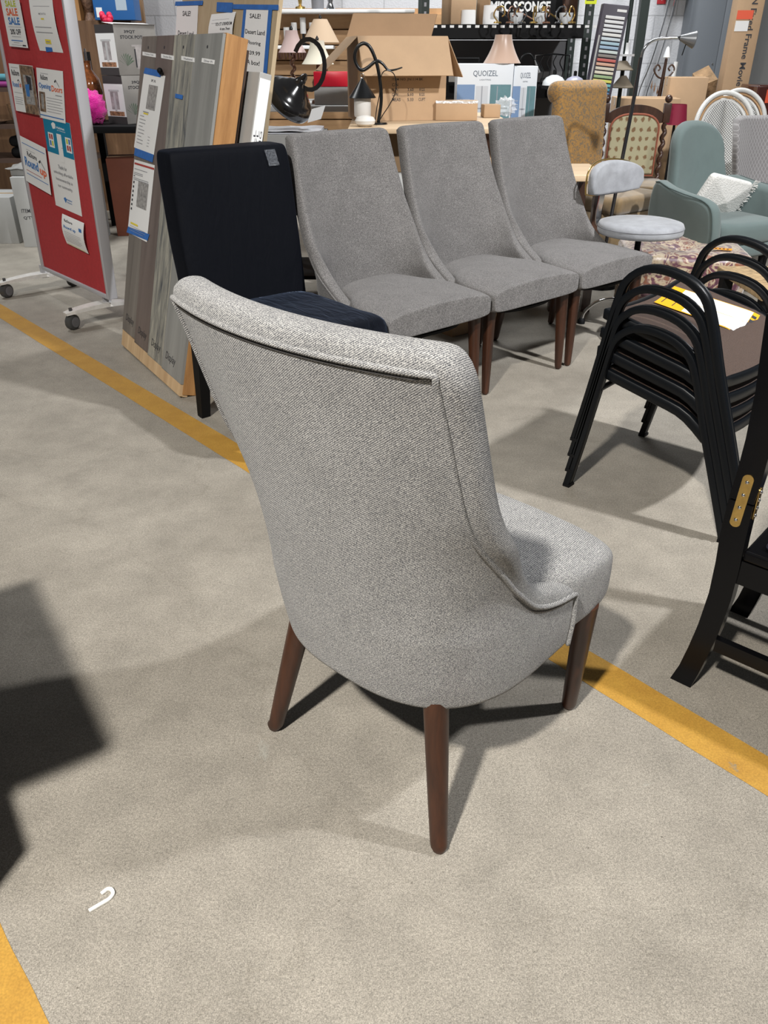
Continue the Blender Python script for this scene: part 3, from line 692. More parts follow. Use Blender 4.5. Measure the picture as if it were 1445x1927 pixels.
post('thanks_poster', (80, 218), (131, 232), (105, 386), 'teal and white poster with drawn doors and windows, centre of the red board', f5, y=0.0105)
def f6(s):
    s.rect(.05, .86, .95, .875, BL_); s.lines(.2, .55, .76, .1, 1); s.txt('ReStore', .22, .62, .6, .73, K_, .02); s.txt('Round', .08, .38, .62, .58, BL_, .03); s.txt('up', .67, .3, .93, .48, OR_, .03); hammer(s, .66, .62, .25, 1)
    s.rect(.1, .28, .72, .292, RE_); s.rect(.1, .2, .95, .215, BL_)
post('round_up_poster', (37, 255), (85, 279), (49, 340), 'large white Round up poster between blue rules, lower left of the red board', f6, y=-0.002)
def f7(s):
    s.lines(.12, .5, .9, .1, 1); s.txt('ReStore', .12, .78, .5, .88, K_, .02); hammer(s, .42, .82, .25, 1); s.txt('Round up', .1, .55, .65, .68, BL_, .02); s.lines(.1, .85, .46, .06, 6); s.rect(.8, .66, .92, .78, BL_); s.rect(.08, .03, .9, .04, YE_)
post('round_up_flyer', (117, 402), (158, 420), (126, 458), 'small curling Round up flyer, lowest paper on the red board', f7, y=0.002, bend=0.014, cat='flyer')

# ================================================================ LEANING FLOOR PLANK DISPLAY
DA = gz(228, 652); DB = gz(337, 751); dd = DB - DA; DW = dd.length; dd.normalize(); dn = Vector((-dd.y, dd.x, 0)); HL = math.hypot(.35, 1.36)
dup = (dn * .35 + Vector((0, 0, 1.36))).normalized(); dyy = dup.cross(dd)
MD = basis(dd, dyy, dup, DA)
ds = thing('plank_display', 'leaning display of four grey floor planks on a timber frame', 'flooring display', M=MD)
M_pl = [wood('plank_taupe', (0.11, 0.095, 0.082), (0.2, 0.178, 0.155), 3, (1, 1, 14), 0.45), wood('plank_umber', (0.10, 0.076, 0.066), (0.165, 0.13, 0.115), 3, (1, 1, 14), 0.45),
        wood('plank_weathered', (0.04, 0.048, 0.062), (0.42, 0.40, 0.33), 7, (1.0, 1, 7), 0.45, bump=0.15), wood('plank_pale_grey', (0.195, 0.195, 0.185), (0.285, 0.285, 0.27), 3, (1, 1, 14), 0.45)]
bnd_b = [0, DW * .235, DW * .47, DW * .705, DW]; bnd_t = [-.10, .105, .325, .565, DW]
for i in range(4):
    z0 = (0.09, 0.075, 0.07, 0.065)[i]; g_ = 0.0015; z1 = HL
    f0 = z0 / HL
    xa = bnd_b[i] + (bnd_t[i] - bnd_b[i]) * f0 + g_; xb = bnd_b[i + 1] + (bnd_t[i + 1] - bnd_b[i + 1]) * f0 - g_
    p = [(xa, 0, z0), (xb, 0, z0), (xb, .012, z0), (xa, .012, z0), (bnd_t[i] + g_, 0, z1), (bnd_t[i + 1] - g_, 0, z1), (bnd_t[i + 1] - g_, .012, z1), (bnd_t[i] + g_, .012, z1)]
    pl = MB().hexa(p).build('plank', M_pl[i], ds); pl['label'] = ('taupe plank', 'umber brown plank', 'weathered blue-grey plank', 'pale grey plank')[i]
    # hand-written word near the foot and the drill hole at the head
    hw_ = MB(); hw_.textbox('Display', (bnd_b[i] + .035, -0.0008, z0 + 0.045), (1, 0, 0), (0.12, 0, 0.99), 0.12, 0.045)
    hw_.build('handwriting', M_ink, pl)
    MB().lathe([(0.001, -.001), (0.006, -.001), (0.006, .0005)], 10, ((bnd_t[i] + bnd_t[i + 1]) / 2, 0, HL - 0.045), (0, 1, 0)).build('drill_hole', M_ink, pl)
    c0 = ((268, 97), (303, 101), (341, 105), (380, 109))[i]; c1 = ((293, 101), (327, 105), (366, 109), (404, 113))[i]; c2 = ((268, 104), (303, 109), (341, 113), (379, 117))[i]
    Ms, w_, h_, vv = sheet_M(MD, c0, c1, c2, -0.001); s = Sheet(w_, h_, V=vv); s.txt(('Tawny Oak', 'Smoke Elm', 'Weathered Bay', 'Silver Pine')[i][:9], .18, .25, .85, .75, GR_)
    st = s.mb.build('sticker', PM, pl); st.matrix_world = Matrix(); st.matrix_parent_inverse = Matrix(); st.matrix_basis = MD.inverted() @ Ms; st['label'] = 'small white name sticker'
M_pine = wood('raw_pine', (0.42, 0.27, 0.14), (0.6, 0.43, 0.25), 4, (1, 1, 9), 0.7)
M_orangewood = wood('orange_timber', (0.27, 0.125, 0.038), (0.45, 0.235, 0.085), 7, (1, 1, 10), 0.6, bump=0.2)
MB().box((0, .0125, .01), (DW, .035, .10)).build('base_rail', M_pine, ds)
MB().hexa([(0.002, 0.000, .012), (DW, -.0, .012), (DW, .012, .012), (0.002, .012, .012), (0.0, 0.0, .088), (DW, 0.0, .063), (DW, .012, .063), (0.0, .012, .088)]).build('front_rail', M_pine, ds)
MB().box((DW - .035, .0125, .02), (DW + .004, .098, HL + .004)).build('side_post', M_orangewood, ds)
MB().hexa([(0.03, .0125, .02), (.06, .0125, .02), (.06, .098, .02), (.03, .098, .02), (-.07, .0125, HL - .01), (-.04, .0125, HL - .01), (-.04, .098, HL - .01), (-.07, .098, HL - .01)]).build('side_post', M_orangewood, ds)
MB().box((-.02, .05, HL - .06), (DW - .03, .09, HL - .005)).build('cross_rail', M_orangewood, ds)
MB().box((DW - .05, .099, .12), (DW - .005, .112, HL - .03)).build('back_panel', mat('dark_brown_board', (0.055, 0.032, 0.022), 0.6), ds)
def fa(s):
    s.txt('SPC XL', .4, .9, .62, .93, K_); s.rect(.33, .55, .75, .86, PG_); s.rect(.22, .5, .5, .512, GR_); s.rect(.25, .475, .48, .495, YE_)
    for i in range(9): s.lines(.1, .4 if i % 3 else .3, .44 - i * .045, .1, 1); 
    for i in range(4): s.rect(.62, .2 - i * .04, .72, .206 - i * .04, GR_)
post('spec_sheet', (271, 136), (311, 143), (252, 277), 'plastic-sleeved data sheet taped to the top of the leaning planks', fa, y=-0.0015, cat='data sheet', M=MD)
def fb_(s):
    s.rect(.03, .94, 1, .965, RE_); s.lines(.05, .7, .88, .03, 1); s.lines(.05, .5, .83, .02, 2); s.rect(.05, .785, .12, .795, K_); s.lines(.05, .8, .76, .02, 2)
    for i in range(7): s.rect(.06, .69 - i * .06, .12, .72 - i * .06, K_)
    s.rect(.32, .4, .82, .74, PG_); s.rect(.12, .14, .5, .165, YE_); s.lines(.1, .9, .11, .03, 3, th=.005)
post('spec_sheet', (253, 300), (291, 311), (240, 437), 'white data sheet with a red bar, taped low on the leaning planks', fb_, y=-0.0015, cat='data sheet', M=MD)
for k_, (c0, c1, c2, lb) in enumerate((((273, 127), (305, 134), (270, 138), 'blue tape at the top of the upper data sheet'), ((254, 278), (289, 291), (252, 292), 'blue tape between the two data sheets'),
                       ((241, 426), (281, 441), (238, 437), 'blue tape under the lower data sheet'), ((330, 176), (344, 179), (329, 184), 'small loose blue tape tab on the weathered plank'))):
    Ms, w_, h_, vv = sheet_M(MD, c0, c1, c2, -0.0028); tm = MB(); tm.plate((0, 0, 0), (1, 0, 0), vv, w_, h_, 0.0004)
    solo('tape_strip', tm, M_tape, lb, 'tape', M=Ms)
q = on_plane(MD, 301, 133, -0.012); cl = MB(); cl.sphere((0, 0, 0), 0.012, 12, 8); cl.box((-.012, .002, -.014), (.02, .010, -.004))
solo('binder_clip', cl, M_blackm, 'black round clip at the top corner of the upper data sheet', 'clip', M=MD @ Matrix.Translation((q[0], -0.013, q[1])))

# ================================================================ STACK OF PATIO CHAIRS
SE = Vector((.74, -.6726, 0)); SW = Vector((.6726, .74, 0)); S0 = Vector((.635, 2.441, 0)); SWD = 0.56
MS = basis(SE, SW, Vector((0, 0, 1)), S0)
Uprof = [(0.0, 0.0), (.033, .177), (.068, .385), (.086, .49), (.105, .545), (.150, .582), (.210, .590), (.285, .574), (.338, .538), (.366, .488), (.392, .42), (.42, .34), (.474, .2), (.55, 0.0)]
M_pat = mat('black_powdercoat', (0.0035, 0.0045, 0.006), 0.36, 0.0, spec=0.22, bump=0.02, bscale=30)
M_mesh = mat('brown_sling_mesh', (0.075, 0.047, 0.035), 0.6, var=0.18, vscale=260, bump=0.5, bscale=700)
flat = [(0.0, 0.0115), (0.005, 0.0112), (0.0095, 0.0085), (0.0145, 0.0105), (0.0165, 0.006), (0.0165, -0.006), (0.0145, -0.0105), (0.0095, -0.0085), (0.005, -0.0112), (0.0, -0.0115), (-0.005, -0.0112), (-0.0095, -0.0085), (-0.0145, -0.0105), (-0.0165, -0.006), (-0.0165, 0.006), (-0.0145, 0.0105), (-0.0095, 0.0085), (-0.005, 0.0112)]
pc0 = None
def patio():
    r = thing('patio_chair', 'x', 'chair', M=MS, group='stacked black patio chairs')
    for w0 in (0.0, SWD):
        pts = smooth_path([(e, w0, z) for e, z in Uprof], 3)
        t = MB(); t.tube(pts, 1.0, prof=flat, up=(0, 1, 0), cap=True)
        for v in t.v: pass
        ob_ = t.build('arm_frame', M_pat, r, auto=50)
        for e in (0.004, 0.546): MB().box((e - .0125, w0 - .0175, 0), (e + .0125, w0 + .0175, .010)).build('foot_cap', M_blackm, ob_)
    def sy(u, v, top):
        e = 0.045 + 0.375 * u; w_ = 0.018 + (SWD - 0.036) * v
        z = 0.445 - 0.085 * u - 0.045 * max(0, (u - 0.7) / 0.3) ** 2 - 0.018 * math.sin(PI * v) * (1 - u * 0.5)
        e += 0.03 * math.sin(PI * v) * max(0, (u - .5) / .5)
        return Vector((e, w_, z + (0.0 if top else -0.004)))
    g = MB(); g.grid(lambda u, v: sy(u, v, 1), 14, 14); g.grid(lambda u, v: sy(1 - u, v, 0), 14, 14)
    g.build('sling_seat', M_mesh, r, auto=60)
    fr = MB(); rim = [sy(u, 0, 1) for u in [i / 12 for i in range(13)]] + [sy(1, v, 1) for v in [i / 10 for i in range(1, 11)]] + [sy(1 - u, 1, 1) for u in [i / 12 for i in range(1, 13)]] + [sy(0, 1 - v, 1) for v in [i / 10 for i in range(1, 10)]]
    rim = [p + Vector((0, 0, -0.016)) for p in rim]
    fr.tube(rim, 1.0, closed=True, prof=[(0.0165, 0.008), (0.013, 0.012), (-0.013, 0.012), (-0.0165, 0.008), (-0.0165, -0.008), (-0.013, -0.012), (0.013, -0.012), (0.0165, -0.008)], up=(0, 0, 1))
    fr.build('seat_frame', M_pat, r, auto=50)
    br = MB(); br.tube([(.07, 0.0, .37), (.07, SWD, .37)], 0.009, 10); br.build('crossbar', M_pat, r)
    return r
plab = ('black patio chair with brown sling seat, bottom of the stack, feet on the floor', 'black patio chair with brown sling seat, second from the bottom of the stack',
        'black patio chair with brown sling seat, third from the bottom of the stack', 'black patio chair topmost of the stack, under the yellow and white sign')
pc0 = patio(); pc0['label'] = plab[0]
for i in range(1, 4):
    c = copy_tree(pc0); c.location = S0 + Vector((0, 0, 0.0585 * i)) + SE * (0.002 * i); c['label'] = plab[i]
# sign on the top seat
zt = 0.0585 * 3
def zseat(e, w_):
    u = (e - 0.045) / 0.375; v = (w_ - .018) / (SWD - .036); return 0.445 - 0.085 * u - 0.045 * max(0, (u - 0.7) / 0.3) ** 2 - 0.018 * math.sin(PI * min(1, max(0, v))) * (1 - u * 0.5) + zt + 0.006
SQ = [Vector(p) for p in ((.089, .255), (.378, .305), (.345, .510), (.068, .446))]    # near-left, near-right, far-right, far-left
def sgp(u, v, h=0.0):
    p = SQ[0].lerp(SQ[1], u); q = SQ[3].lerp(SQ[2], u); r_ = p.lerp(q, v); return Vector((r_.x, r_.y, zseat(r_.x, r_.y) + h))
sg = MB()
def patch(u0, v0, u1, v1, m, h, n=6):
    sg.m = m; sg.grid(lambda a, b: sgp(u0 + (u1 - u0) * a, v0 + (v1 - v0) * b, h), n, n)
patch(0, 0, 1, 1, 0, 0.0, 10); patch(.30, .03, .93, .97, 1, 0.0008, 8); patch(.14, .55, .31, .97, 1, 0.0008, 3)
for k_ in range(5): patch(.935, .1 + k_ * .17, .985, .19 + k_ * .17, 2, 0.0008, 1)
for k_ in range(2): patch(.05 + .12 * k_, .12, .06 + .12 * k_, .45, 2, 0.0008, 1)
patch(.33, .5, .9, .51, 0, 0.0014, 4)
solo('price_sign', sg, [mat('amber_card', (0.75, 0.36, 0.01), 0.55), M_white, M_ink], 'yellow and white price sign lying on the topmost stacked patio chair', 'sign', M=MS)

# ================================================================ BLACK WOODEN FOLDING CHAIR AT THE RIGHT EDGE
FA = math.radians(-42); FE = Vector((math.cos(FA), math.sin(FA), 0)); FD = Vector((-FE.y, FE.x, 0)); F0 = gz(1262, 1277); 
MF = basis(FE, FD, Vector((0, 0, 1)), F0)
M_lac = mat('black_lacquer_wood', (0.0025, 0.0025, 0.003), 0.25, 0.0, spec=0.18, bump=0.02, bscale=20)
fc = thing('folding_chair', 'black lacquered wooden folding chair with brass hinge plates at the right edge', 'chair', M=MF)
def post_mb(d0, d1, prof, z0=0, z1=9):
    L_ = []
    for e0, e1, z in prof: L_.append([(e0, d0, z), (e1, d0, z), (e1, d1, z), (e0, d1, z)])
    return MB().loops(L_)
pr = [(-.002, .048, 0), (.012, .058, .05), (.022, .068, .11), (.031, .078, .18), (.037, .085, .27), (.035, .085, .35), (.030, .082, .42), (.030, .080, .503)]
pu = [(.030, .080, .507), (.033, .083, .56), (.034, .084, .64), (.030, .080, .74), (.022, .072, .82), (.016, .066, .885)]
post_mb(0, .030, pr).build('rear_leg', M_lac, fc, auto=30); post_mb(0, .030, pu).build('back_post', M_lac, fc, auto=30)
WD = .36
post_mb(WD, WD + .03, pr).build('rear_leg', M_lac, fc, auto=30); post_mb(WD, WD + .03, pu).build('back_post', M_lac, fc, auto=30)
MB().rbox((.016, .03, .82), (.04, WD, .885), .006).build('top_rail', M_lac, fc); MB().rbox((.03, .03, .6), (.05, WD, .66), .006).build('back_slat', M_lac, fc)
def hinge(O, Uv, Vv, Nv, w_, l_):
    hb = MB(); pts = []
    for k in range(24):
        a = 2 * PI * k / 24; x = math.cos(a) * w_ / 2; y = math.sin(a) * w_ / 2 + (l_ / 2 - w_ / 2) * (1 if math.sin(a) >= 0 else -1); pts.append((x, y))
    O, Uv, Vv, Nv = map(Vector, (O, Uv, Vv, Nv))
    hb.loops([[O + Uv * x + Vv * y for x, y in pts], [O + Uv * x + Vv * y + Nv * .0018 for x, y in pts]])
    h_ = hb.build('hinge_plate', M_brass, fc)
    for k in range(4):
        c = O + Vv * (l_ * (-.36 + .24 * k)) + Nv * .0018; MB().lathe([(.0042, 0), (.0038, .0015), (.0022, .003), (.0004, .0034)], 12, c, Nv).build('screw', M_chrome, h_)
hinge((.056, 0, .508), (1, 0, 0), (0.04, 0, 1), (0, -1, 0), .022, .122)
hinge((.0815, .016, .505), (0, 1, 0), (0, 0, 1), (1, 0, 0), .018, .075)
M_pad = mat('navy_vinyl_pad', (0.012, 0.013, 0.022), 0.35, 0, bump=0.3, bscale=300)
MB().rbox((.085, .0, .375), (.45, WD + .03, .40), .006).build('seat_frame', M_lac, fc)
MB().rbox((.115, .028, .40), (.43, WD, .416), .008).build('seat_pad', M_pad, fc)
MB().box((.085, .004, .315), (.46, .026, .372)).build('apron', M_lac, fc); MB().box((.085, WD + .004, .315), (.46, WD + .026, .372)).build('apron', M_lac, fc)
MB().box((.075, .004, .125), (.46, .022, .158)).build('stretcher', M_lac, fc); MB().box((.075, WD + .008, .125), (.46, WD + .026, .158)).build('stretcher', M_lac, fc)
for dy in (0.001, WD + .001):
    MB().hexa([(.46, dy, 0), (.50, dy, 0), (.50, dy + .028, 0), (.46, dy + .028, 0), (.42, dy, .375), (.465, dy, .375), (.465, dy + .028, .375), (.42, dy + .028, .375)]).build('front_leg', M_lac, fc)

# ---------------------------------------------------------------- helper for padded slabs
def puff(mb, outline, t, r, fn, crown=0.0, rings=5):
    """outline: (x, z) polygon; the slab is t thick with rounded edges of radius r; fn maps (x, d, z) to the object's space"""
    cx = sum(p[0] for p in outline) / len(outline); cz = sum(p[1] for p in outline) / len(outline); L_ = []
    def ring(inset, dd_, sc=1.0):
        o = []
        for x, z in outline:
            v = Vector((x - cx, z - cz)); l = v.length; v = v * max(0.0, (l * sc - inset) / l); o.append(Vector(fn(cx + v.x, dd_, cz + v.y)))
        return o
    for k in range(rings + 1):
        a = PI / 2 * k / rings; L_.append(ring(r * (1 - math.sin(a)), -t / 2 + r * (1 - math.cos(a)) if 0 else -t / 2 + r - r * math.cos(a) ))
    L_ = [ring(r, -t / 2 - crown * .55, .55)] + L_
    for k in range(rings + 1):
        a = PI / 2 * k / rings; L_.append(ring(r * (1 - math.cos(a)), t / 2 - r + r * math.sin(a)))
    L_.append(ring(r, t / 2 + crown * .55, .55))
    L_ = [ring(r, -t / 2 - crown, .12)] + L_ + [ring(r, t / 2 + crown, .12)]
    return mb.loops(L_)
def rrect(x0, z0, x1, z1, r, n=6):
    o = []
    for cx, cz, a0 in ((x1 - r, z0 + r, -90), (x1 - r, z1 - r, 0), (x0 + r, z1 - r, 90), (x0 + r, z0 + r, 180)):
        for k in range(n + 1): a = math.radians(a0 + 90 * k / n); o.append((cx + r * math.cos(a), cz + r * math.sin(a)))
    return o

# ================================================================ SWIVEL STOOL
CS = gz(1206, 421, .55); SF = Vector((.60, -.80, 0)); 
st = thing('swivel_stool', 'round grey plush swivel stool with curved brass-edged backrest on a chrome base', 'stool', (CS.x, CS.y, 0), math.atan2(SF.y, SF.x) - PI / 2)
M_plush = mat('pale_grey_plush', (0.27, 0.28, 0.30), 0.9, var=0.14, vscale=14, bump=0.25, bscale=350, sheen=0.3)
MB().lathe([(.001, .50), (.19, .50), (.208, .506), (.212, .52), (.212, .541), (.205, .556), (.18, .563), (.001, .566)], 48).build('seat', M_plush, st, auto=180)
MB().lathe([(.2125, .536), (.2145, .538), (.2125, .540)], 48).build('welt', mat('welt_grey', (0.16, 0.165, 0.18), 0.8), st)
br = MB(); ol = []
for k in range(25): a = math.radians(180 * k / 24); ol.append((.20 * math.cos(a), (.74 + .085 * math.sin(a) ** .75)))
ol += [(-.203, .72), (-.185, .68), (-.1, .665), (0, .661), (.1, .665), (.185, .68), (.203, .72)]
puff(br, ol, .05, .022, lambda x, d, z: (x, -.235 + d + 1.3 * x * x, z), .006); br.build('backrest', M_plush, st, auto=180)
rm = MB(); rm.tube([(x * 1.02, -.262 + 1.3 * x * x, 0.74 + (z - .74) * 1.02) for x, z in ol], .0045, 8, closed=True); rm.build('brass_rim', M_brass, st)
bk_ = MB(); bk_.tube(smooth_path([(0, -.05, .49), (0, -.2, .488), (0, -.262, .51), (0, -.275, .56), (0, -.268, .64), (0, -.262, .72)], 5), 1.0, prof=[(0.003, .02), (-.003, .02), (-.003, -.02), (.003, -.02)], up=(0, 1, .2)); bk_.build('back_bracket', M_chrome, st)
MB().lathe([(.001, .14), (.024, .14), (.024, .30), (.015, .30), (.015, .49), (.06, .492), (.06, .5), (.001, .5)], 20).build('column', M_blackm, st)
for k in range(4):
    a = math.radians(20 + 90 * k); u_ = Vector((math.cos(a), math.sin(a), 0))
    lg = MB(); lg.tube(smooth_path([Vector((0, 0, .15)), u_ * .08 + Vector((0, 0, .16)), u_ * .17 + Vector((0, 0, .13)), u_ * .23 + Vector((0, 0, .07)), u_ * .245 + Vector((0, 0, .02))], 5), .009, 10); l_ = lg.build('base_leg', M_chrome, st)
    MB().lathe([(.001, 0), (.02, 0), (.02, .018), (.012, .03), (.001, .03)], 14, u_ * .245).build('glide', M_blackm, l_)

# ================================================================ PATTERNED OTTOMAN
def ott_mat():
    m = bpy.data.materials.new('crushed_patterned_velvet'); t, N, L, B = nt(m); B.inputs['Roughness'].default_value = 0.38; B.inputs['Sheen Weight'].default_value = 0.5
    tc = N.new('ShaderNodeTexCoord'); n = N.new('ShaderNodeTexNoise'); n.inputs['Scale'].default_value = 11; n.inputs['Detail'].default_value = 5; n.inputs['Distortion'].default_value = 2.2; L.new(tc.outputs['Object'], n.inputs['Vector'])
    r = N.new('ShaderNodeValToRGB'); e = r.color_ramp.elements; e[0].position = 0.34; e[0].color = (0.07, 0.018, 0.035, 1); e[1].position = 0.72; e[1].color = (0.22, 0.07, 0.015, 1)
    for p, c in ((.44, (0.13, 0.05, 0.065)), (.49, (0.36, 0.27, 0.17)), (.55, (0.42, 0.35, 0.25)), (.60, (0.17, 0.075, 0.06))): k = e.new(p); k.color = (*c, 1)
    L.new(n.outputs['Fac'], r.inputs[0]); L.new(r.outputs[0], B.inputs['Base Color'])
    return m
M_ott = ott_mat()
ot = thing('ottoman', 'square tufted ottoman in crushed cream and plum velvet, beneath the round stool seat', 'ottoman', (1.68, 4.62, 0), math.radians(-8))
L_ = []
NQ = 96
def otr(q, sc, z, fold):
    a = 2 * PI * q / NQ; cx, sy_ = superpt(a, .34); k = 1 + fold * (math.sin(q * PI * 2 / 6.0) * .5 + .5 * mnoise.noise(Vector((cx * 4, sy_ * 4, 1))))
    return Vector((cx * .33 * sc * k, sy_ * .31 * sc * k, z))
for (sc, z, fo) in ((.93, .12, .02), (.96, .16, .03), (.985, .22, .03), (1.0, .29, .03), (1.0, .325, .025), (.97, .35, .022), (.9, .362, .02), (.75, .366, .016), (.55, .362, .014), (.35, .352, .012), (.18, .340, .01), (.05, .325, .0)):
    L_.append([otr(q, sc, z + .006 * mnoise.noise(Vector((q * .3, sc * 5, 2))), fo) for q in range(NQ)])
MB().loops(L_).build('cushion_top', M_ott, ot, auto=180)
MB().sphere((0, 0, .335), .018, 14, 8, (1, 1, .5)).build('button', M_ott, ot)
wkb = MB()
for k in range(7): wkb.tube([Vector((superpt(2 * PI * q / 40, .34)[0] * .31, superpt(2 * PI * q / 40, .34)[1] * .29, .012 + k * .0165)) for q in range(40)], .009, 6, closed=True)
wkb.build('woven_base', mat('dark_rattan', (0.11, 0.07, 0.035), 0.6, var=0.6, vscale=120), ot)
tg = MB(); tg.plate((0, 0, 0), (1, 0, 0), (0, 1, 0), .10, .05, .0008, .004, 1); tg.m = 1
for k in range(4): tg.plate((.012 + k * .02, .014, .0015), (1, 0, 0), (0, 1, 0), .012, .018)
solo('price_tag', tg, [mat('orange_tag', (0.8, 0.3, 0.01), 0.5), M_ink], 'orange price tag lying on the patterned ottoman', 'tag', (1.78, 4.46, .374), math.radians(-25))

# ================================================================ GREEN ARMCHAIR WITH PILLOW
GF = Vector((.42, -.907, 0)); OG = Vector((1.90, 5.32, 0))
M_green = mat('sage_green_fabric', (0.105, 0.142, 0.138), 0.9, var=0.05, vscale=6, bump=0.12, bscale=500, sheen=0.25)
ga = thing('armchair', 'sage green rounded armchair holding a white fringed pillow', 'armchair', tuple(OG), math.atan2(GF.y, GF.x) - PI / 2)
ol = []
for k in range(21): a = PI * k / 20; ol.append((.195 * math.copysign(abs(math.cos(a)) ** .8, math.cos(a)), .74 + .20 * math.sin(a) ** .8))
ol += [(-.215, .6), (-.235, .45), (-.235, .3), (-.15, .26), (0, .25), (.15, .26), (.235, .3), (.235, .45), (.215, .6)]
b_ = MB(); puff(b_, ol, .10, .04, lambda x, d, z: (x, .04 + d + 1.4 * x * x - (z - .4) * .18, z), .012); b_.build('backrest', M_green, ga, auto=180)
w_ = MB(); 0 and w_.tube(smooth_path([(x * .97, .04 + .045 + 1.4 * x * x - (z - .4) * .18, .6 + (z - .6) * .97) for x, z in ol[:21]], 2), .005, 6); pass
for sgn in (1, -1):
    ol2 = [(0.0, .26), (.1, .25), (.3, .25), (.47, .27), (.52, .31), (.545, .38), (.54, .47), (.515, .545), (.44, .585), (.3, .60), (.15, .615), (.0, .63), (-.05, .5), (-.05, .35)]
    ol2 = [(p.x, p.z) for p in smooth_path([(x, 0, z) for x, z in ol2], 3, closed=True)]
    a_ = MB(); puff(a_, ol2, .085, .038, lambda x, d, z: (sgn * (.245 + .05 * math.sin(min(1, max(0, x / .5)) * PI * .7) + (z - .3) * .10) + d, .04 + x, z)); arm = a_.build('arm', M_green, ga, auto=180)
    MB().tube([(sgn * (.245 + .05 * math.sin(min(1, max(0, x / .5)) * PI * .7) + (z - .3) * .10 + .036), .04 + .25 + (x - .25) * .965, .44 + (z - .44) * .965) for x, z in ol2[9:34]], .0035, 6).build('welt', mat('sage_welt', (0.06, 0.085, 0.083), 0.9), arm)
sc_ = MB(); puff(sc_, [(superpt(2 * PI * k / 40, .55)[0] * .245, .33 + superpt(2 * PI * k / 40, .55)[1] * .255) for k in range(40)], .13, .045, lambda x, d, z: (x, z, .385 + d), .012); sc_.build('seat_cushion', M_green, ga, auto=180)
sb_ = MB(); puff(sb_, [(superpt(2 * PI * k / 40, .55)[0] * .25, .32 + superpt(2 * PI * k / 40, .55)[1] * .26) for k in range(40)], .08, .03, lambda x, d, z: (x, z, .29 + d)); sb_.build('seat_base', M_green, ga, auto=180)
for x, y in ((.2, .08), (-.2, .08), (.2, .5), (-.2, .5)): MB().tube([(x * 1.05, y, 0), (x * .9, y, .27)], [.01, .016], 12).build('leg', M_blackm, ga)
pm = mat('white_woven_cotton', (0.68, 0.67, 0.64), 0.9, bump=0.6, bscale=120, var=0.05, vscale=40)
pl_ = MB(); olp = rrect(-.19, -.125, .19, .125, .03)
MP = Matrix.Translation(OG) @ Matrix.Rotation(math.atan2(GF.y, GF.x) - PI / 2, 4, 'Z') @ Matrix.Translation((0.0, .27, .545)) @ Matrix.Rotation(math.radians(-22), 4, 'X') @ Matrix.Rotation(math.radians(-13), 4, 'Y')
pil = thing('throw_pillow', 'white fringed throw pillow leaning in the sage green armchair', 'pillow', M=MP)
puff(pl_, olp, .05, .024, lambda x, d, z: (x, d, z), .035); pl_.build('cover', pm, pil, auto=180, sub=1)
fg = MB(); random.seed(3)
for k in range(90):
    zz = -.14 + .28 * k / 89; a = Vector((.195, 0, zz)) if 0 else Vector((-.195, 0, zz)); b = a + Vector((-.03 - .02 * random.random(), random.uniform(-.012, .012), random.uniform(-.012, .012)))
    fg.tube([a, (a + b) / 2 + Vector((0, random.uniform(-.006, .006), 0)), b], .0022, 4)
fo = fg.build('fringe', pm, pil); fo['kind'] = 'stuff'

# ================================================================ GOLD DAMASK ROLL-BACK CHAIR
def damask(name, c1, c2, c3, sc):
    m = bpy.data.materials.new(name); t, N, L, B = nt(m); B.inputs['Roughness'].default_value = 0.8; B.inputs['Sheen Weight'].default_value = 0.3
    tc = N.new('ShaderNodeTexCoord'); n = N.new('ShaderNodeTexNoise'); n.inputs['Scale'].default_value = sc; n.inputs['Detail'].default_value = 3; n.inputs['Distortion'].default_value = 2.5; L.new(tc.outputs['Object'], n.inputs['Vector'])
    r = N.new('ShaderNodeValToRGB'); e = r.color_ramp.elements; e[0].position = .42; e[0].color = (*c1, 1); e[1].position = .52; e[1].color = (*c2, 1); k = e.new(.62); k.color = (*c3, 1)
    L.new(n.outputs['Fac'], r.inputs[0]); L.new(r.outputs[0], B.inputs['Base Color']); return m
M_gold = damask('gold_damask', (0.16, 0.115, 0.065), (0.32, 0.165, 0.035), (0.34, 0.18, 0.045), 34)
M_goldv = mat('olive_gold_velvet', (0.17, 0.11, 0.045), 0.7, var=0.25, vscale=9, sheen=0.6)
OO = Vector((1.30, 5.82, 0)); OF = Vector((.62, -.785, 0))
oc = thing('parsons_chair', 'gold damask roll-top chair with olive velvet seat, behind the round grey stool', 'chair', tuple(OO), math.atan2(OF.y, OF.x) - PI / 2)
b_ = MB(); puff(b_, rrect(-.235, .42, .235, 1.10, .04), .09, .035, lambda x, d, z: (x, d - (z - .42) * .06, z), .008); b_.build('backrest', M_gold, oc, auto=180)
rl = MB(); rl.lathe([(.001, -.24), (.045, -.24), (.062, -.225), (.066, -.2), (.066, .2), (.062, .225), (.045, .24), (.001, .24)], 24, (0, -.06, 1.075), (1, 0, 0)); rl.build('rolled_top', M_gold, oc, auto=180)
b_ = MB(); puff(b_, rrect(-.26, .0, .26, .56, .05), .11, .04, lambda x, d, z: (x, z, .46 + d), .015); b_.build('seat', M_goldv, oc, auto=180)
sk = MB(); L_ = []
for z, k in ((.03, 1.0), (.2, 1.0), (.41, .97)): L_.append([Vector((superpt(2 * PI * q / 80, .25)[0] * .26 * k * (1 + .012 * math.sin(q * 1.3)), .28 + superpt(2 * PI * q / 80, .25)[1] * .27 * k, z)) for q in range(80)])
sk.loops(L_).build('skirt', M_goldv, oc, auto=180)

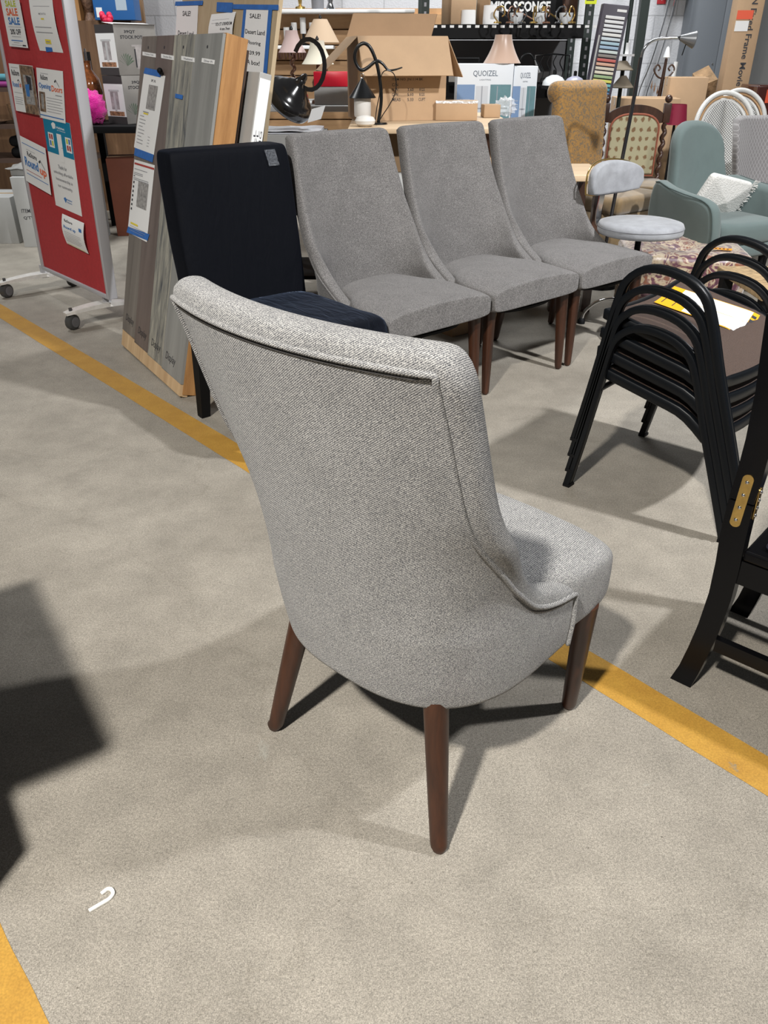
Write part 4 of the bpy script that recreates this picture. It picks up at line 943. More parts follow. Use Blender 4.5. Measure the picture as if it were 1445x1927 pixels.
# ================================================================ CARVED CHAIR WITH FLORAL PANEL
M_dkw = wood('dark_carved_wood', (0.03, 0.014, 0.009), (0.075, 0.034, 0.02), 6, (1, 1, 6), 0.35, coat=0.3)
def floral():
    m = bpy.data.materials.new('floral_tapestry'); t, N, L, B = nt(m); B.inputs['Roughness'].default_value = 0.9
    tc = N.new('ShaderNodeTexCoord'); mp = N.new('ShaderNodeMapping'); mp.inputs['Scale'].default_value = (19, 1, 16); L.new(tc.outputs['Object'], mp.inputs[0])
    v = N.new('ShaderNodeTexVoronoi'); v.inputs['Scale'].default_value = 1; v.inputs['Randomness'].default_value = 0.15; L.new(mp.outputs[0], v.inputs['Vector'])
    n = N.new('ShaderNodeTexNoise'); n.inputs['Scale'].default_value = 60; L.new(tc.outputs['Object'], n.inputs['Vector'])
    a = N.new('ShaderNodeMath'); a.operation = 'MULTIPLY_ADD'; L.new(n.outputs['Fac'], a.inputs[0]); a.inputs[1].default_value = .5; L.new(v.outputs['Distance'], a.inputs[2])
    r = N.new('ShaderNodeValToRGB'); e = r.color_ramp.elements; e[0].position = .46; e[0].color = (0.2, 0.12, 0.06, 1); e[1].position = .54; e[1].color = (0.4, 0.37, 0.24, 1); L.new(a.outputs[0], r.inputs[0]); L.new(r.outputs[0], B.inputs['Base Color']); return m
VC = Vector((1.80, 6.35, 0))
vc = thing('carved_chair', 'dark carved wooden chair with cream floral back panel, behind the chrome floor lamp', 'chair', tuple(VC), math.radians(-168) + 0.0)
vc.rotation_euler = (0, 0, math.radians(176))
for sx in (1, -1):
    p = MB(); p.tube([(sx * .215, 0, 0), (sx * .215, 0, .42), (sx * .215, -.01, .45)], .021, 4 if 0 else 12); 
    tw = [(sx * .215 + .008 * math.cos(k * .9), -.01 - .0 + .008 * math.sin(k * .9), .47 + k * .0105) for k in range(38)]; p.tube(tw, .016, 10)
    p.rbox((sx * .215 - .024, -.035, .86), (sx * .215 + .024, .015, .985), .004); p.sphere((sx * .215, -.01, 1.012), .026, 14, 10)
    p.build('back_post', M_dkw, vc, auto=50)
    MB().lathe([(.022, 0), (.015, .03), (.024, .1), (.016, .2), (.024, .32), (.024, .42)], 14, (sx * .215, .42, 0)).build('front_leg', M_dkw, vc)
ar = MB(); ar.tube([(.19 * math.cos(PI * k / 20) , -.01, .86 + .085 * math.sin(PI * k / 20)) for k in range(21)], 1.0, prof=[(.03, .014), (.03, -.014), (-.03, -.014), (-.03, .014)], up=(0, 1, 0) if 0 else None); ar.box((-.2, -.022, .44), (.2, .002, .5)); ar.build('crest_rail', M_dkw, vc)
pn = MB(); puff(pn, [(.165 * math.copysign(abs(math.cos(PI * k / 16)) ** .7, math.cos(PI * k / 16)), .82 + .09 * math.sin(PI * k / 16)) for k in range(17)] + [(-.17, .52), (.17, .52)], .04, .015, lambda x, d, z: (x, d - .005, z), .006); pn.build('back_panel', floral(), vc, auto=180)
w_ = MB(); w_.tube([(.172 * math.copysign(abs(math.cos(PI * k / 16)) ** .7, math.cos(PI * k / 16)), .012, .82 + .096 * math.sin(PI * k / 16)) for k in range(17)] + [(-.175, .012, .51), (.175, .012, .51)], .007, 6, closed=True); w_.build('piping', mat('rust_piping', (0.3, 0.09, 0.05), 0.8), vc)
MB().rbox((-.24, -.02, .42), (.24, .44, .49), .02).build('seat', floral() if 0 else M_goldv, vc)

# ================================================================ WHITE WOVEN BISTRO CHAIRS
def weave():
    m = bpy.data.materials.new('white_woven_cane'); t, N, L, B = nt(m); B.inputs['Roughness'].default_value = 0.5
    tc = N.new('ShaderNodeTexCoord'); mp = N.new('ShaderNodeMapping'); mp.inputs['Scale'].default_value = (1, 0, 1); L.new(tc.outputs['Object'], mp.inputs[0])
    c = N.new('ShaderNodeTexChecker'); c.inputs['Scale'].default_value = 110; L.new(mp.outputs[0], c.inputs['Vector']); c.inputs['Color1'].default_value = (0.66, 0.66, 0.64, 1); c.inputs['Color2'].default_value = (0.16, 0.16, 0.155, 1)
    L.new(c.outputs['Color'], B.inputs['Base Color']); return m
M_wv = weave(); M_cane = mat('white_cane', (0.62, 0.62, 0.6), 0.45, bump=0.4, bscale=200); M_tan = mat('tan_rattan', (0.45, 0.27, 0.13), 0.5)
def bistro(loc, rz, lbl):
    r = thing('bistro_chair', lbl, 'chair', loc, rz, 'white woven bistro chairs')
    arc = [(.20 * math.cos(PI * k / 24), .83 + .22 * math.sin(PI * k / 24)) for k in range(25)]; full = [(.21, .45), (.205, .6)] + arc + [(-.205, .6), (-.21, .45)]
    cv = lambda x, z: 1.3 * x * x - (z - .45) * .12
    MB().tube([(x, cv(x, z), z) for x, z in full], .017, 10).build('outer_hoop', M_cane, r)
    t2 = MB(); t2.tube([(x * .90, cv(x, z) + .004, .45 + (z - .45) * .955) for x, z in full], .007, 8); t2.build('rattan_hoop', M_tan, r)
    MB().tube([(x * .82, cv(x, z), .45 + (z - .45) * .92) for x, z in full], .011, 10).build('inner_hoop', M_cane, r)
    g = MB(); n = len(full)
    vs = [];
    for x, z in full:
        for f in (1, .66, .33, 0): X = x * .82 * f; Z = .45 + (z - .45) * .92; vs.append((X, cv(X, Z), Z))
    g.add(vs, [(i * 4 + k, (i + 1) * 4 + k, (i + 1) * 4 + k + 1, i * 4 + k + 1) for i in range(n - 1) for k in range(3)])
    o = g.build('woven_back', M_wv, r); md = o.modifiers.new('t', 'SOLIDIFY'); md.thickness = .006
    s_ = MB(); puff(s_, [(.21 * math.cos(2 * PI * k / 32), .2 + .2 * math.sin(2 * PI * k / 32)) for k in range(32)], .03, .014, lambda x, d, z: (x, z, .45 + d)); s_.build('seat', M_cane, r)
    for x, y in ((.17, .04), (-.17, .04), (.16, .36), (-.16, .36)): MB().tube([(x * 1.1, y, 0), (x, y, .44)], .013, 10).build('leg', M_cane, r)
bistro((2.42, 6.30, 0), math.radians(178), 'white woven bistro chair with round back, nearer one behind the green armchair')
bistro((2.70, 6.74, 0), math.radians(184), 'white woven bistro chair with tan hoop, further one beside the brown lacquered cabinet')

# ================================================================ QUILTED GREY CHAIR
def quilt():
    m = bpy.data.materials.new('quilted_grey_velvet'); t, N, L, B = nt(m); B.inputs['Roughness'].default_value = 0.7; B.inputs['Sheen Weight'].default_value = 0.4; B.inputs['Base Color'].default_value = (0.2, 0.19, 0.19, 1)
    tc = N.new('ShaderNodeTexCoord'); sx = N.new('ShaderNodeSeparateXYZ'); L.new(tc.outputs['Object'], sx.inputs[0])
    outs = []
    for s in (1, -1):
        a = N.new('ShaderNodeMath'); a.operation = 'MULTIPLY_ADD'; L.new(sx.outputs['X'], a.inputs[0]); a.inputs[1].default_value = 1.5 * s; L.new(sx.outputs['Z'], a.inputs[2])
        b = N.new('ShaderNodeMath'); b.operation = 'MULTIPLY'; L.new(a.outputs[0], b.inputs[0]); b.inputs[1].default_value = 75
        c = N.new('ShaderNodeMath'); c.operation = 'SINE'; L.new(b.outputs[0], c.inputs[0]); d_ = N.new('ShaderNodeMath'); d_.operation = 'ABSOLUTE'; L.new(c.outputs[0], d_.inputs[0]); outs.append(d_)
    mn = N.new('ShaderNodeMath'); mn.operation = 'MINIMUM'; L.new(outs[0].outputs[0], mn.inputs[0]); L.new(outs[1].outputs[0], mn.inputs[1])
    r = N.new('ShaderNodeValToRGB'); r.color_ramp.elements[0].position = 0; r.color_ramp.elements[0].color = (0.36, 0.35, 0.35, 1); r.color_ramp.elements[1].position = .35; r.color_ramp.elements[1].color = (0.2, 0.19, 0.19, 1); L.new(mn.outputs[0], r.inputs[0]); L.new(r.outputs[0], B.inputs['Base Color'])
    bp = N.new('ShaderNodeBump'); bp.inputs['Strength'].default_value = .5; L.new(mn.outputs[0], bp.inputs['Height']); L.new(bp.outputs[0], B.inputs['Normal']); return m
QF = Vector((.3, -.95, 0))
qc = thing('accent_chair', 'grey quilted velvet accent chair with flared back at the right edge', 'chair', (2.50, 5.72, 0), math.atan2(QF.y, QF.x) - PI / 2)
b_ = MB(); puff(b_, [(-.30, .93), (-.2, .945), (0, .94), (.2, .945), (.30, .93), (.26, .7), (.22, .5), (.2, .42), (-.2, .42), (-.22, .5), (-.26, .7)][::-1], .08, .03, lambda x, d, z: (x, d + 1.5 * x * x - (z - .4) * .2, z), .01); b_.build('backrest', quilt(), qc, auto=180)
M_gv = mat('grey_velvet_plain', (0.19, 0.18, 0.18), 0.7, sheen=0.4)
b_ = MB(); puff(b_, rrect(-.25, .02, .25, .5, .08), .13, .04, lambda x, d, z: (x, z, .40 + d), .012); b_.build('seat', M_gv, qc, auto=180)
for x, y in ((.2, .08), (-.2, .08), (.2, .44), (-.2, .44)): MB().tube([(x, y, 0), (x, y, .35)], [.012, .018], 12).build('leg', M_blackm, qc)

# ================================================================ BACKGROUND, LEFT
M_ltwood = wood('pale_table_wood', (0.5, 0.36, 0.22), (0.62, 0.47, 0.31), 3, (10, 1, 1), 0.5)
M_dull = mat('dull_grey_box', (0.34, 0.335, 0.32), 0.7, var=0.06, vscale=6)
M_whbox = mat('white_carton', (0.43, 0.435, 0.425), 0.6, var=0.04, vscale=5)
def table(name, label, x0, x1, y0, y1, zt, t, mt, ml, cat='table', lw=.05, shelf=None):
    cx, cy = (x0 + x1) / 2, (y0 + y1) / 2; r = thing(name, label, cat, (cx, cy, 0)); a, b = (x1 - x0) / 2, (y1 - y0) / 2
    MB().rbox((-a, -b, zt - t), (a, b, zt), .006).build('tabletop', mt, r)
    for sx in (1, -1):
        for sy in (1, -1): MB().box((sx * (a - .04) - lw / 2, sy * (b - .04) - lw / 2, 0), (sx * (a - .04) + lw / 2, sy * (b - .04) + lw / 2, zt - t)).build('leg', ml, r)
    if shelf: MB().box((-a + .03, -b + .03, shelf - .02), (a - .03, b - .03, shelf)).build('lower_shelf', ml, r)
    return r
def front_text(par, items, y, mats_=None, name='lettering'):
    mb = MB()
    for (b, x0, z0, w_, h_, mi) in items: mb.m = mi; mb.textbox(b, (x0, y, z0), (1, 0, 0), (0, 0, 1), w_, h_, .012)
    return mb.build(name, mats_ or PM, par)
# cartons on the floor by the red board
c = cardbox('carton', (.55, .45, .50), 'white carton with item number print on the floor behind the red board', 'box', (-2.50, 6.56, 0), math.radians(4), M_whbox)
front_text(c, [('ITEMNO: D3', -.24, .25, .17, .028, K_), ("Q'TY: 1PC", -.235, .20, .15, .026, K_)], -.2262)
cardbox('carton', (.50, .42, .34), 'low white carton at the far left edge beside the item number carton', 'box', (-3.10, 6.66, 0), 0, M_whbox)
pw = MB()
pw.grid(lambda u, v: Vector((-.28 + .56 * u, -.2 + .4 * v, .05 + .06 * math.sin(PI * u) * math.sin(PI * v) + .025 * mnoise.noise(Vector((u * 6, v * 6, 1))))), 24, 18); 
pw.box((-.25, -.18, 0), (.25, .18, .045))
solo('wrapped_bundle', pw, mat('clouded_plastic', (0.3, 0.3, 0.29), 0.25, bump=.6, bscale=30), 'grey plastic-wrapped bundle lying on the item number carton', 'bundle', (-2.52, 6.56, .503))
# rack at the far left
rk = thing('shelving_rack', 'dark shelving rack at the far left edge, seen past the red board', 'rack', (-3.16, 7.25, 0))
for k_, z in enumerate((.55, .80, 1.06)): MB().box((-.75, -.25, z - .03), (.75, .25, z)).build('shelf', mat('dark_brown_shelf', (0.06, 0.035, 0.025), .5), rk)
for x in (-.74, .74):
    for y in (-.24, .24): MB().box((x - .02, y - .02, 0), (x + .02, y + .02, 1.3)).build('upright', M_blackm, rk)
solo('woven_basket', MB().lathe([(.001, 0), (.08, 0), (.10, .06), (.11, .14), (.10, .14), (.09, .06), (.001, .02)], 24), mat('brown_basket', (0.2, 0.11, 0.05), .7, bump=.6, bscale=90), 'round brown basket on the rack at the far left', 'basket', (-2.88, 7.10, .801))
solo('serving_tray', MB().lathe([(.001, 0), (.14, 0), (.17, .02), (.175, .02), (.14, -.0), (.14, .003), (.001, .003)], 28), M_chrome, 'shiny silver tray on the rack at the far left edge', 'tray', (-3.2, 7.12, .801))
for i_, (z, mt, lb) in enumerate(((1.061, mat('purple_cloth', (0.22, 0.03, 0.16), .9), 'folded purple cloth on top of the far left rack'), (1.106, mat('teal_cloth', (0.06, 0.2, 0.24), .9), 'folded teal cloth topmost on the far left rack'), )):
    solo('folded_cloth', MB().rbox((-.13, -.1, 0), (.13, .1, .044), .02), mt, lb, 'cloth', (-2.93, 7.12, z))
for i_, z in enumerate((.551, .632)): solo('seat_cushion', MB().rbox((-.25, -.2, 0), (.25, .2, .08), .035), M_blackm, ('lower black cushion on the far left rack', 'upper black cushion on the far left rack')[i_], 'cushion', (-2.78, 7.25, z))
# dark table with stock pot cartons
table('side_table', 'black side table between the red board and the plank display', -2.36, -1.30, 6.60, 7.25, .82, .05, M_blackm, M_blackm)
def potbox(z, lbl, yw):
    r = thing('stock_pot_box', lbl, 'box', (-1.93, 6.95, z), math.radians(yw), 'stock pot boxes'); a, b, h_ = .19, .11, .325
    MB().rbox((-a, -b, 0), (a, b, h_), .004, 2).build('body', mat('taupe_print_box', (0.27, 0.255, 0.235), .55, var=.08, vscale=4), r)
    e = MB(); X = -a - .0006
    e.m = 0; e.box((X - .0004, -b, .0), (X, b, .05)); e.box((X - .0004, -b, h_ - .055), (X, b, h_)); e.m = 1; e.box((X - .0003, -b, .05), (X, b, h_ - .055))
    e.m = 2; e.box((X - .0008, -.045, .1), (X - .0003, .045, .22)); e.m = 3; e.box((X - .0009, -.06, .22), (X - .0003, .06, .232)); e.box((X - .0010, -.012, .09), (X - .0003, .012, .21)); e.m = 4; e.box((X - .0009, -.09, .055), (X - .0003, .08, .085)); 
    e.build('end_label', [mat('charcoal_print', (0.05, 0.045, 0.045), .5), M_white, mat('steel_print', (0.36, 0.33, 0.33), .5, var=.3, vscale=20), mat('silver_print', (0.5, 0.5, 0.5), .5), M_ottp], r)
    fr = MB(); y_ = -b - .0006; fr.m = 0; fr.textbox('39QT', (-.10, y_, .268), (1, 0, 0), (0, 0, 1), .10, .022, .03); fr.textbox('STOCK POT', (-.14, y_, .235), (1, 0, 0), (0, 0, 1), .2, .022, .03)
    fr.m = 1; fr.plate((-.02, y_, .04), (1, 0, 0), (0, 0, 1), .16, .15); fr.plate((-.05, y_ - .0003, .185), (1, 0, .02), (0, 0, 1), .16, .012); fr.m = 2; fr.plate((-.03, y_ - .0004, .05), (1, 0, 0), (0, 0, 1), .012, .12)
    fr.m = 3; random.seed(5)
    for k in range(9):
        a_ = math.radians(20 + 17 * k); fr.add([(-.11, y_ - .0005, .06), (-.11 + .06 * math.cos(a_) - .008, y_ - .0005, .075 + .06 * math.sin(a_)), (-.11 + .075 * math.cos(a_), y_ - .0005, .07 + .075 * math.sin(a_))], [(0, 1, 2)])
    fr.build('front_print', [M_ink, mat('steel_print2', (0.38, 0.35, 0.34), .5, var=.2, vscale=12), M_ink, mat('leaf_print', (0.08, 0.13, 0.08), .6)], r)
    return r
M_ottp = mat('food_print', (0.3, 0.15, 0.08), .6, var=.6, vscale=60)
potbox(.821, 'lower taupe stock pot box, resting on the black side table', 55)
pt = potbox(1.148, 'upper taupe stock pot box with white open flap, stacked on the lower one', 53)
MB().add([(-.19, -.11, .326), (.19, -.11, .326), (.19, -.13, .33), (-.19, -.125, .33), (-.19, .02, .34), (.19, .02, .34)], [(0, 1, 5, 4), (0, 3, 2, 1)]).build('flap', M_white, pt)
pk = MB(); pk.sphere((0, 0, .11), .10, 28, 18, (1.0, .8, 1.15), .25, 6); 
o = solo('plush_toy', pk, mat('hot_pink_fur', (0.75, 0.0, 0.32), .95, bump=1.0, bscale=160, sheen=.4), 'hot pink fluffy plush toy on the black side table', 'toy', (-2.20, 6.74, .825), auto=180)
gl = MB(); gl.lathe([(.001, 0), (.07, 0), (.075, .02), (.03, .05), (.045, .12), (.09, .2), (.075, .3), (.03, .36), (.03, .42), (.001, .42)], 24)
gl.m = 1; gl.tube([(.0, 0, .42), (.0, 0, .47), (.0, .0, .5)], .008)
solo('glass_lamp', gl, [mat('amber_glass', (0.16, 0.05, 0.015), .12, var=.6, vscale=18, coat=.6), M_chrome], 'amber glass lamp base with red glints on the black side table beside the pink toy', 'lamp', (-2.29, 7.05, .821))
fw = MB(); random.seed(9)
for k in range(11):
    a = random.random() * 6.28; fw.sphere((.03 * math.cos(a), .02 * math.sin(a), .70 + random.uniform(-.02, .03)), .022, 8, 6)
fw.m = 1; fw.tube([(0, 0, .02), (0.01, 0, .4), (0, 0, .69)], .004, 6); fw.lathe([(.001, 0), (.03, 0), (.04, .1), (.025, .2), (.03, .22), (.001, .22)], 16)
solo('flower_vase', fw, [mat('red_petals', (0.6, 0.01, 0.06), .6), M_dkw], 'red artificial flower in a dark vase left of the stock pot boxes', 'vase', (-2.12, 7.16, .821))
cardbox('carton', (.36, .30, .58), 'rust brown box on the floor under the black side table', 'box', (-2.02, 6.92, 0), math.radians(12), mat('rust_card', (0.17, 0.05, 0.025), .7, var=.1, vscale=5))
wst = thing('wooden_stool', 'small orange wooden stool beneath the black side table', 'stool', (-1.62, 7.0, 0))
MB().rbox((-.14, -.14, .55), (.14, .14, .58), .01).build('seat', M_orangewood, wst)
for x in (-.12, .12):
    for y in (-.12, .12): MB().tube([(x, y, 0), (x * .9, y * .9, .55)], .018, 8).build('leg', M_orangewood, wst)
# tall cabinet with blue box at the back left
cb = thing('storage_cabinet', 'brown wooden cabinet against the back wall, left', 'cabinet', (-2.9, 8.2, 0))
MB().box((-.75, -.25, 0), (.75, .25, 1.53)).build('body', wood('brown_cabinet', (0.10, 0.05, 0.025), (0.2, 0.11, 0.055), 3), cb); MB().box((-.75, .2, 1.53), (.75, .25, 2.3)).build('hutch_back', mat('hutch_brown', (0.28, 0.17, 0.09), .6), cb)
MB().box((.30, -.25, 1.53), (.33, .25, 2.3)).build('hutch_side', M_orangewood, cb); MB().box((-.75, -.25, 1.53), (-.42, -.2, 2.3)).build('hutch_door', M_blackm, cb)
bb = thing('blue_box', 'blue printed box standing on the cabinet above the stock pot boxes', 'box', (-2.26, 7.98, 1.531))
MB().rbox((-.17, -.1, 0), (.17, .1, .5), .004).build('body', mat('blue_card', (0.02, 0.12, 0.35), .5), bb); 
s_ = MB(); s_.m = 0; s_.box((-.15, -.1012, .02), (-.10, -.1, .09)); s_.m = 1; s_.box((.02, -.1012, .07), (.11, -.1, .45)); s_.build('print', [M_white, mat('pale_blue_print', (0.4, 0.48, 0.55), .5)], bb)
MB().rbox((.20, -.1, 0), (.30, .1, .4), .004)
solo('carved_ornament', MB().lathe([(.001, 0), (.06, 0), (.03, .06), (.07, .16), (.04, .26), (.06, .36), (.001, .42)], 20), mat('carved_brown', (0.16, 0.085, 0.05), .6, bump=.8, bscale=50, var=.4, vscale=30), 'brown carved ornament beside the blue box on the cabinet', 'ornament', (-1.98 - .28 + .25, 8.0, 0) if 0 else (-2.52, 8.05, 1.531))
tp = thing('foot_stool', 'tiny pale wooden stool between the red board and the plank display', 'stool', (-1.50, 5.45, 0))
MB().rbox((-.16, -.12, .12), (.16, .12, .145), .006).build('seat', M_pine, tp)
for x in (-.14, .14):
    for y in (-.1, .1): MB().box((x - .015, y - .015, 0), (x + .015, y + .015, .12)).build('leg', M_pine, tp)
for i_ in range(3): 
    b_ = MB(); b_.rbox((-.11, -.08, 0), (.11, .08, .048), .002); b_.m = 1; b_.textbox('LIGHT BULB', (-.1, -.0806, .012), (1, 0, 0), (0, 0, 1), .12, .022) if 0 else b_.box((-.1, -.0806, .012), (-.03, -.08, .034))
    solo('small_box', b_, [M_white, M_blueink], ('bottom white and blue box on the tiny wooden stool', 'middle white and blue box on the tiny wooden stool', 'top white and blue box on the tiny wooden stool')[i_], 'box', (-1.50 + .012 * (i_ % 2), 5.45, .146 + .0485 * i_), .05 * i_, 'boxes on the tiny stool')

# ================================================================ PLYWOOD SALE BOARD, FLOORING CARTON
MY = MD @ Matrix.Translation((0, .33, 0))
xr, zr = on_plane(MY, 524, 10); xr2, zr2 = on_plane(MY, 499, 230); xl, zl = on_plane(MY, 330, 10)
pb = thing('plywood_board', 'pale plywood board with taped sale signs leaning behind the plank display', 'board', M=MY)
pbm = MB().hexa([(xr2 - .80, 0, .0), (xr2 - (zr2) * (xr - xr2) / (zr - zr2), 0, .0), (xr2 - (zr2) * (xr - xr2) / (zr - zr2), .018, .0), (xr2 - .80, .018, .0), (xl, 0, 2.1), (xr + (2.1 - zr) * (xr - xr2) / (zr - zr2), 0, 2.1), (xr + (2.1 - zr) * (xr - xr2) / (zr - zr2), .018, 2.1), (xl, .018, 2.1)])
pbm.build('panel', wood('plywood', (0.36, 0.27, 0.16), (0.46, 0.36, 0.23), 3, (1, 1, 5), .7), pb)
def s1(s):
    s.txt('SALE!', .3, .68, .68, .82, K_); s.txt('Desert Land', .12, .14, .85, .27, K_)
post('sale_sign', (333, 8), (373, 8), (330, 75), 'white SALE sign with blue tape, left on the plywood board', s1, y=-.002, cat='sign', M=MY)
def s2(s):
    s.txt('SALE!', .25, .86, .7, .93, K_); 
    for t_, y in (('Desert Land', .62), ('Flooring', .45), ('$39.99', .30), ('A box!', .16)): s.txt(t_, .08 if t_[0] == 'D' else .2, y, .9 if t_[0] == 'D' else .75, y + .07, K_)
post('sale_sign', (460, 16), (505, 18), (455, 138), 'tall white flooring price sign framed in blue tape on the plywood board', s2, y=-.002, cat='sign', M=MY)
def s3(s): s.lines(.1, .8, .8, .1, 2); s.txt('1/2 x 5" x RANDOM', .3, .62, .95, .72, K_); s.txt('4 mm 7mm', .5, .48, .9, .56, K_); s.lines(.1, .7, .4, .12, 3)
post('notice_sheet', (398, 27), (444, 22), (393, 90), 'crumpled handwritten white notice between the two sale signs', s3, y=-.002, bend=.01, cat='notice', M=MY)
for c0, c1, c2, lb in (((330, 3), (382, 1), (329, 11), 'blue tape across the top of the left sale sign'), ((408, 4), (438, 5), (407, 22), 'wide blue tape patch above the crumpled notice'), ((438, 8), (524, 9), (438, 17), 'long blue tape strip above the tall price sign'),
                       ((458, 18), (463, 18), (453, 75), 'vertical blue tape left of the tall price sign'), ((505, 18), (512, 18), (495, 138), 'vertical blue tape right of the tall price sign')):
    Ms, w_, h_, vv = sheet_M(MY, c0, c1, c2, -0.0035); tm = MB(); tm.plate((0, 0, 0), (1, 0, 0), vv, w_, h_, 0.0004); solo('tape_strip', tm, M_tape, lb, 'tape', M=Ms)
ML = MD @ Matrix.Translation((0, .125, 0)); xa, za = on_plane(ML, 452, 133); xb, zb_ = on_plane(ML, 489, 138)
fb2 = thing('flooring_carton', 'tall grey flooring carton standing behind the plank display, white label on its edge', 'box', M=ML @ Matrix.Translation((xa, 0, 0)))
MB().rbox((0, 0, 0), (xb - xa + .0, .05, za), .004).build('body', M_dull, fb2)
e = MB(); e.m = 0; e.box((xb - xa + .0005, .003, .35), (xb - xa + .001, .047, za - .02)); e.m = 1
for k, tx in enumerate(('EASY INSTALL', 'LUXURY VINYL', 'PLANK FLOORING')): e.textbox(tx, (xb - xa + .0015, .017 + .0125 * k, .75), (0, 0, 1), (0, -1, 0), .36, .009)
e.build('edge_label', [M_white, M_ink], fb2)

# ================================================================ CLUTTER BEHIND THE BLACK CHAIR
table('side_cabinet', 'low black cabinet behind the black slipcovered chair', -.98, -.20, 4.55, 5.09, .56, .03, M_blackm, M_blackm, 'cabinet', shelf=.2)
bx = cardbox('storage_box', (.56, .40, .36), 'grey office storage box on the low black cabinet', 'box', (-.60, 4.84, .561), 0, M_dull, tape=False)
cardbox('storage_box', (.10, .26, .16), 'white and black file box beside the first dark grey chair', 'box', (-.27, 4.74, .561), math.radians(-4), M_whbox, tape=False)
rb = MB(); rb.rbox((-.05, -.004, 0), (.05, .004, .16), .002); solo('red_folder', rb, M_photo if 0 else mat('red_card', (0.5, 0.05, 0.03), .5), 'red card folder standing in the gap beside the first grey chair', 'folder', (-.30, 4.575, .561), math.radians(-14))
for i_ in range(4):
    pp_ = MB(); pp_.rbox((-.05, -.10, 0), (.05, .10, .012), .002); solo('paper_stack', pp_, (M_white, M_greyink, M_blueink, M_white)[i_], ('lowest paper bundle on the file box', 'second paper bundle on the file box', 'blue paper bundle on the file box', 'topmost white paper bundle on the file box')[i_], 'papers', (-.27, 4.74, .722 + .0125 * i_), .12 * i_, 'papers on the file box')
sp = MB(); sp.grid(lambda u, v: Vector((-.26 + .52 * u, -.19 + .38 * v, .012 + .006 * mnoise.noise(Vector((u * 5, v * 5, 0))))), 20, 14); sp.box((-.26, -.19, 0), (.26, .19, .006))
solo('plastic_sheet', sp, mat('white_poly', (0.6, 0.62, 0.66), .3, bump=.4, bscale=25), 'white plastic sheet on the grey storage box, under the black pendant lamp', 'sheet', (-.60, 4.84, .923))
bw = MB(); random.seed(4); bw.sphere((0, 0, .05), .075, 18, 12, (1.3, .8, .7), .7, 5)
solo('plastic_bag', bw, mat('clear_film', (0.8, 0.82, 0.85), .08, alpha=.35, bump=1, bscale=40, spec=.9), 'crumpled clear plastic bag between plank display and black pendant lamp', 'bag', (-.86, 4.72, .945))
# black pendant lamp
pl0 = at(575, 175, 4.75); PLM = Matrix.Translation((pl0.x, pl0.y, 1.06))
lamp = thing('pendant_lamp', 'glossy black dome pendant lamp lying tilted on white plastic sheet', 'lamp', (-.47, 4.80, .94))
ax = Vector((.62, -.35, .70)).normalized(); c0 = Vector((-.045, 0, .135))
M_gloss = mat('gloss_bronze_black', (0.012, 0.011, 0.011), .16, 0.0, spec=.7, coat=.6)
MB().lathe([(.001, -.02), (.135, -.02), (.142, .0), (.135, .028), (.115, .046), (.095, .052), (.085, .072), (.068, .082), (.055, .10), (.04, .108), (.025, .125), (.02, .145), (.001, .147)], 40, c0, ax).build('dome', M_gloss, lamp, auto=180)
hb_ = c0 + ax * .13; lr = MB(); pts = []
for k in range(19):
    a = math.radians(-140 + 300 * k / 18 - 10); pts.append(hb_ + Vector((.045, 0, .075)) + Vector((math.cos(a) * .08, 0.01, math.sin(a) * .115)))
lr.tube(pts, 1.0, prof=[(.003, .011), (-.003, .011), (-.003, -.011), (.003, -.011)], up=(0, 1, 0)); lr.build('loop_band', M_gloss, lamp)
MB().lathe([(.001, 0), (.022, 0), (.018, .03), (.008, .045), (.001, .045)], 16, hb_, ax).build('finial', M_gloss, lamp)
MB().plate(c0 + Vector((.11, -.12, -.10)), Vector((.8, 0, .2)).normalized(), Vector((.35, .2, .9)).normalized(), .075, .07, .001).build('instruction_leaf', M_white, lamp)

# ================================================================ LONG TABLE, CARTONS AND THE HOOK LANTERN
TZ = .955
table('long_table', 'long pale wooden table behind the row of dark grey chairs', -.19, .72, 4.62, 5.85, TZ, .03, M_ltwood, M_dkw)
BZ = TZ + .001; cx_ = at(741, 200, 5.25).x
bc = thing('open_carton', 'large open cardboard carton with raised flaps on the long pale table', 'box', (cx_ + .01, 5.30, BZ), math.radians(11)); a_, b_, h_ = .255, .19, .42
cm = MB(); t_ = .005
cm.box((-a_, -b_, 0), (a_, b_, t_)); cm.box((-a_, -b_, t_), (a_, -b_ + t_, h_)); cm.box((-a_, b_ - t_, t_), (a_, b_, h_)); cm.box((-a_, -b_ + t_, t_), (-a_ + t_, b_ - t_, h_)); cm.box((a_ - t_, -b_ + t_, t_), (a_, b_ - t_, h_)); cm.build('body', M_card, bc)
def flap(p0, p1, out, mt=M_card):
    p0, p1, out = Vector(p0), Vector(p1), Vector(out); n_ = (p1 - p0).cross(out).normalized() * .004
    m = MB(); m.hexa([p0, p1, p1 + out * 1.0 + (p0 - p1) * .01, p0 + out - (p0 - p1) * .01, p0 + n_, p1 + n_, p1 + out + n_, p0 + out + n_]); return m.build('flap', mt, bc)
flap((-a_, -b_, h_), (a_ + .0, -b_, h_), (0.01, -.12, -.19)); flap((-a_, b_, h_), (-a_, -b_, h_), (-.19, 0, -.17)); flap((a_, -b_, h_), (a_, b_, h_), (.10, 0, -.2)); flap((a_, b_, h_), (-a_, b_, h_), (.05, .06, .12), M_cardin)
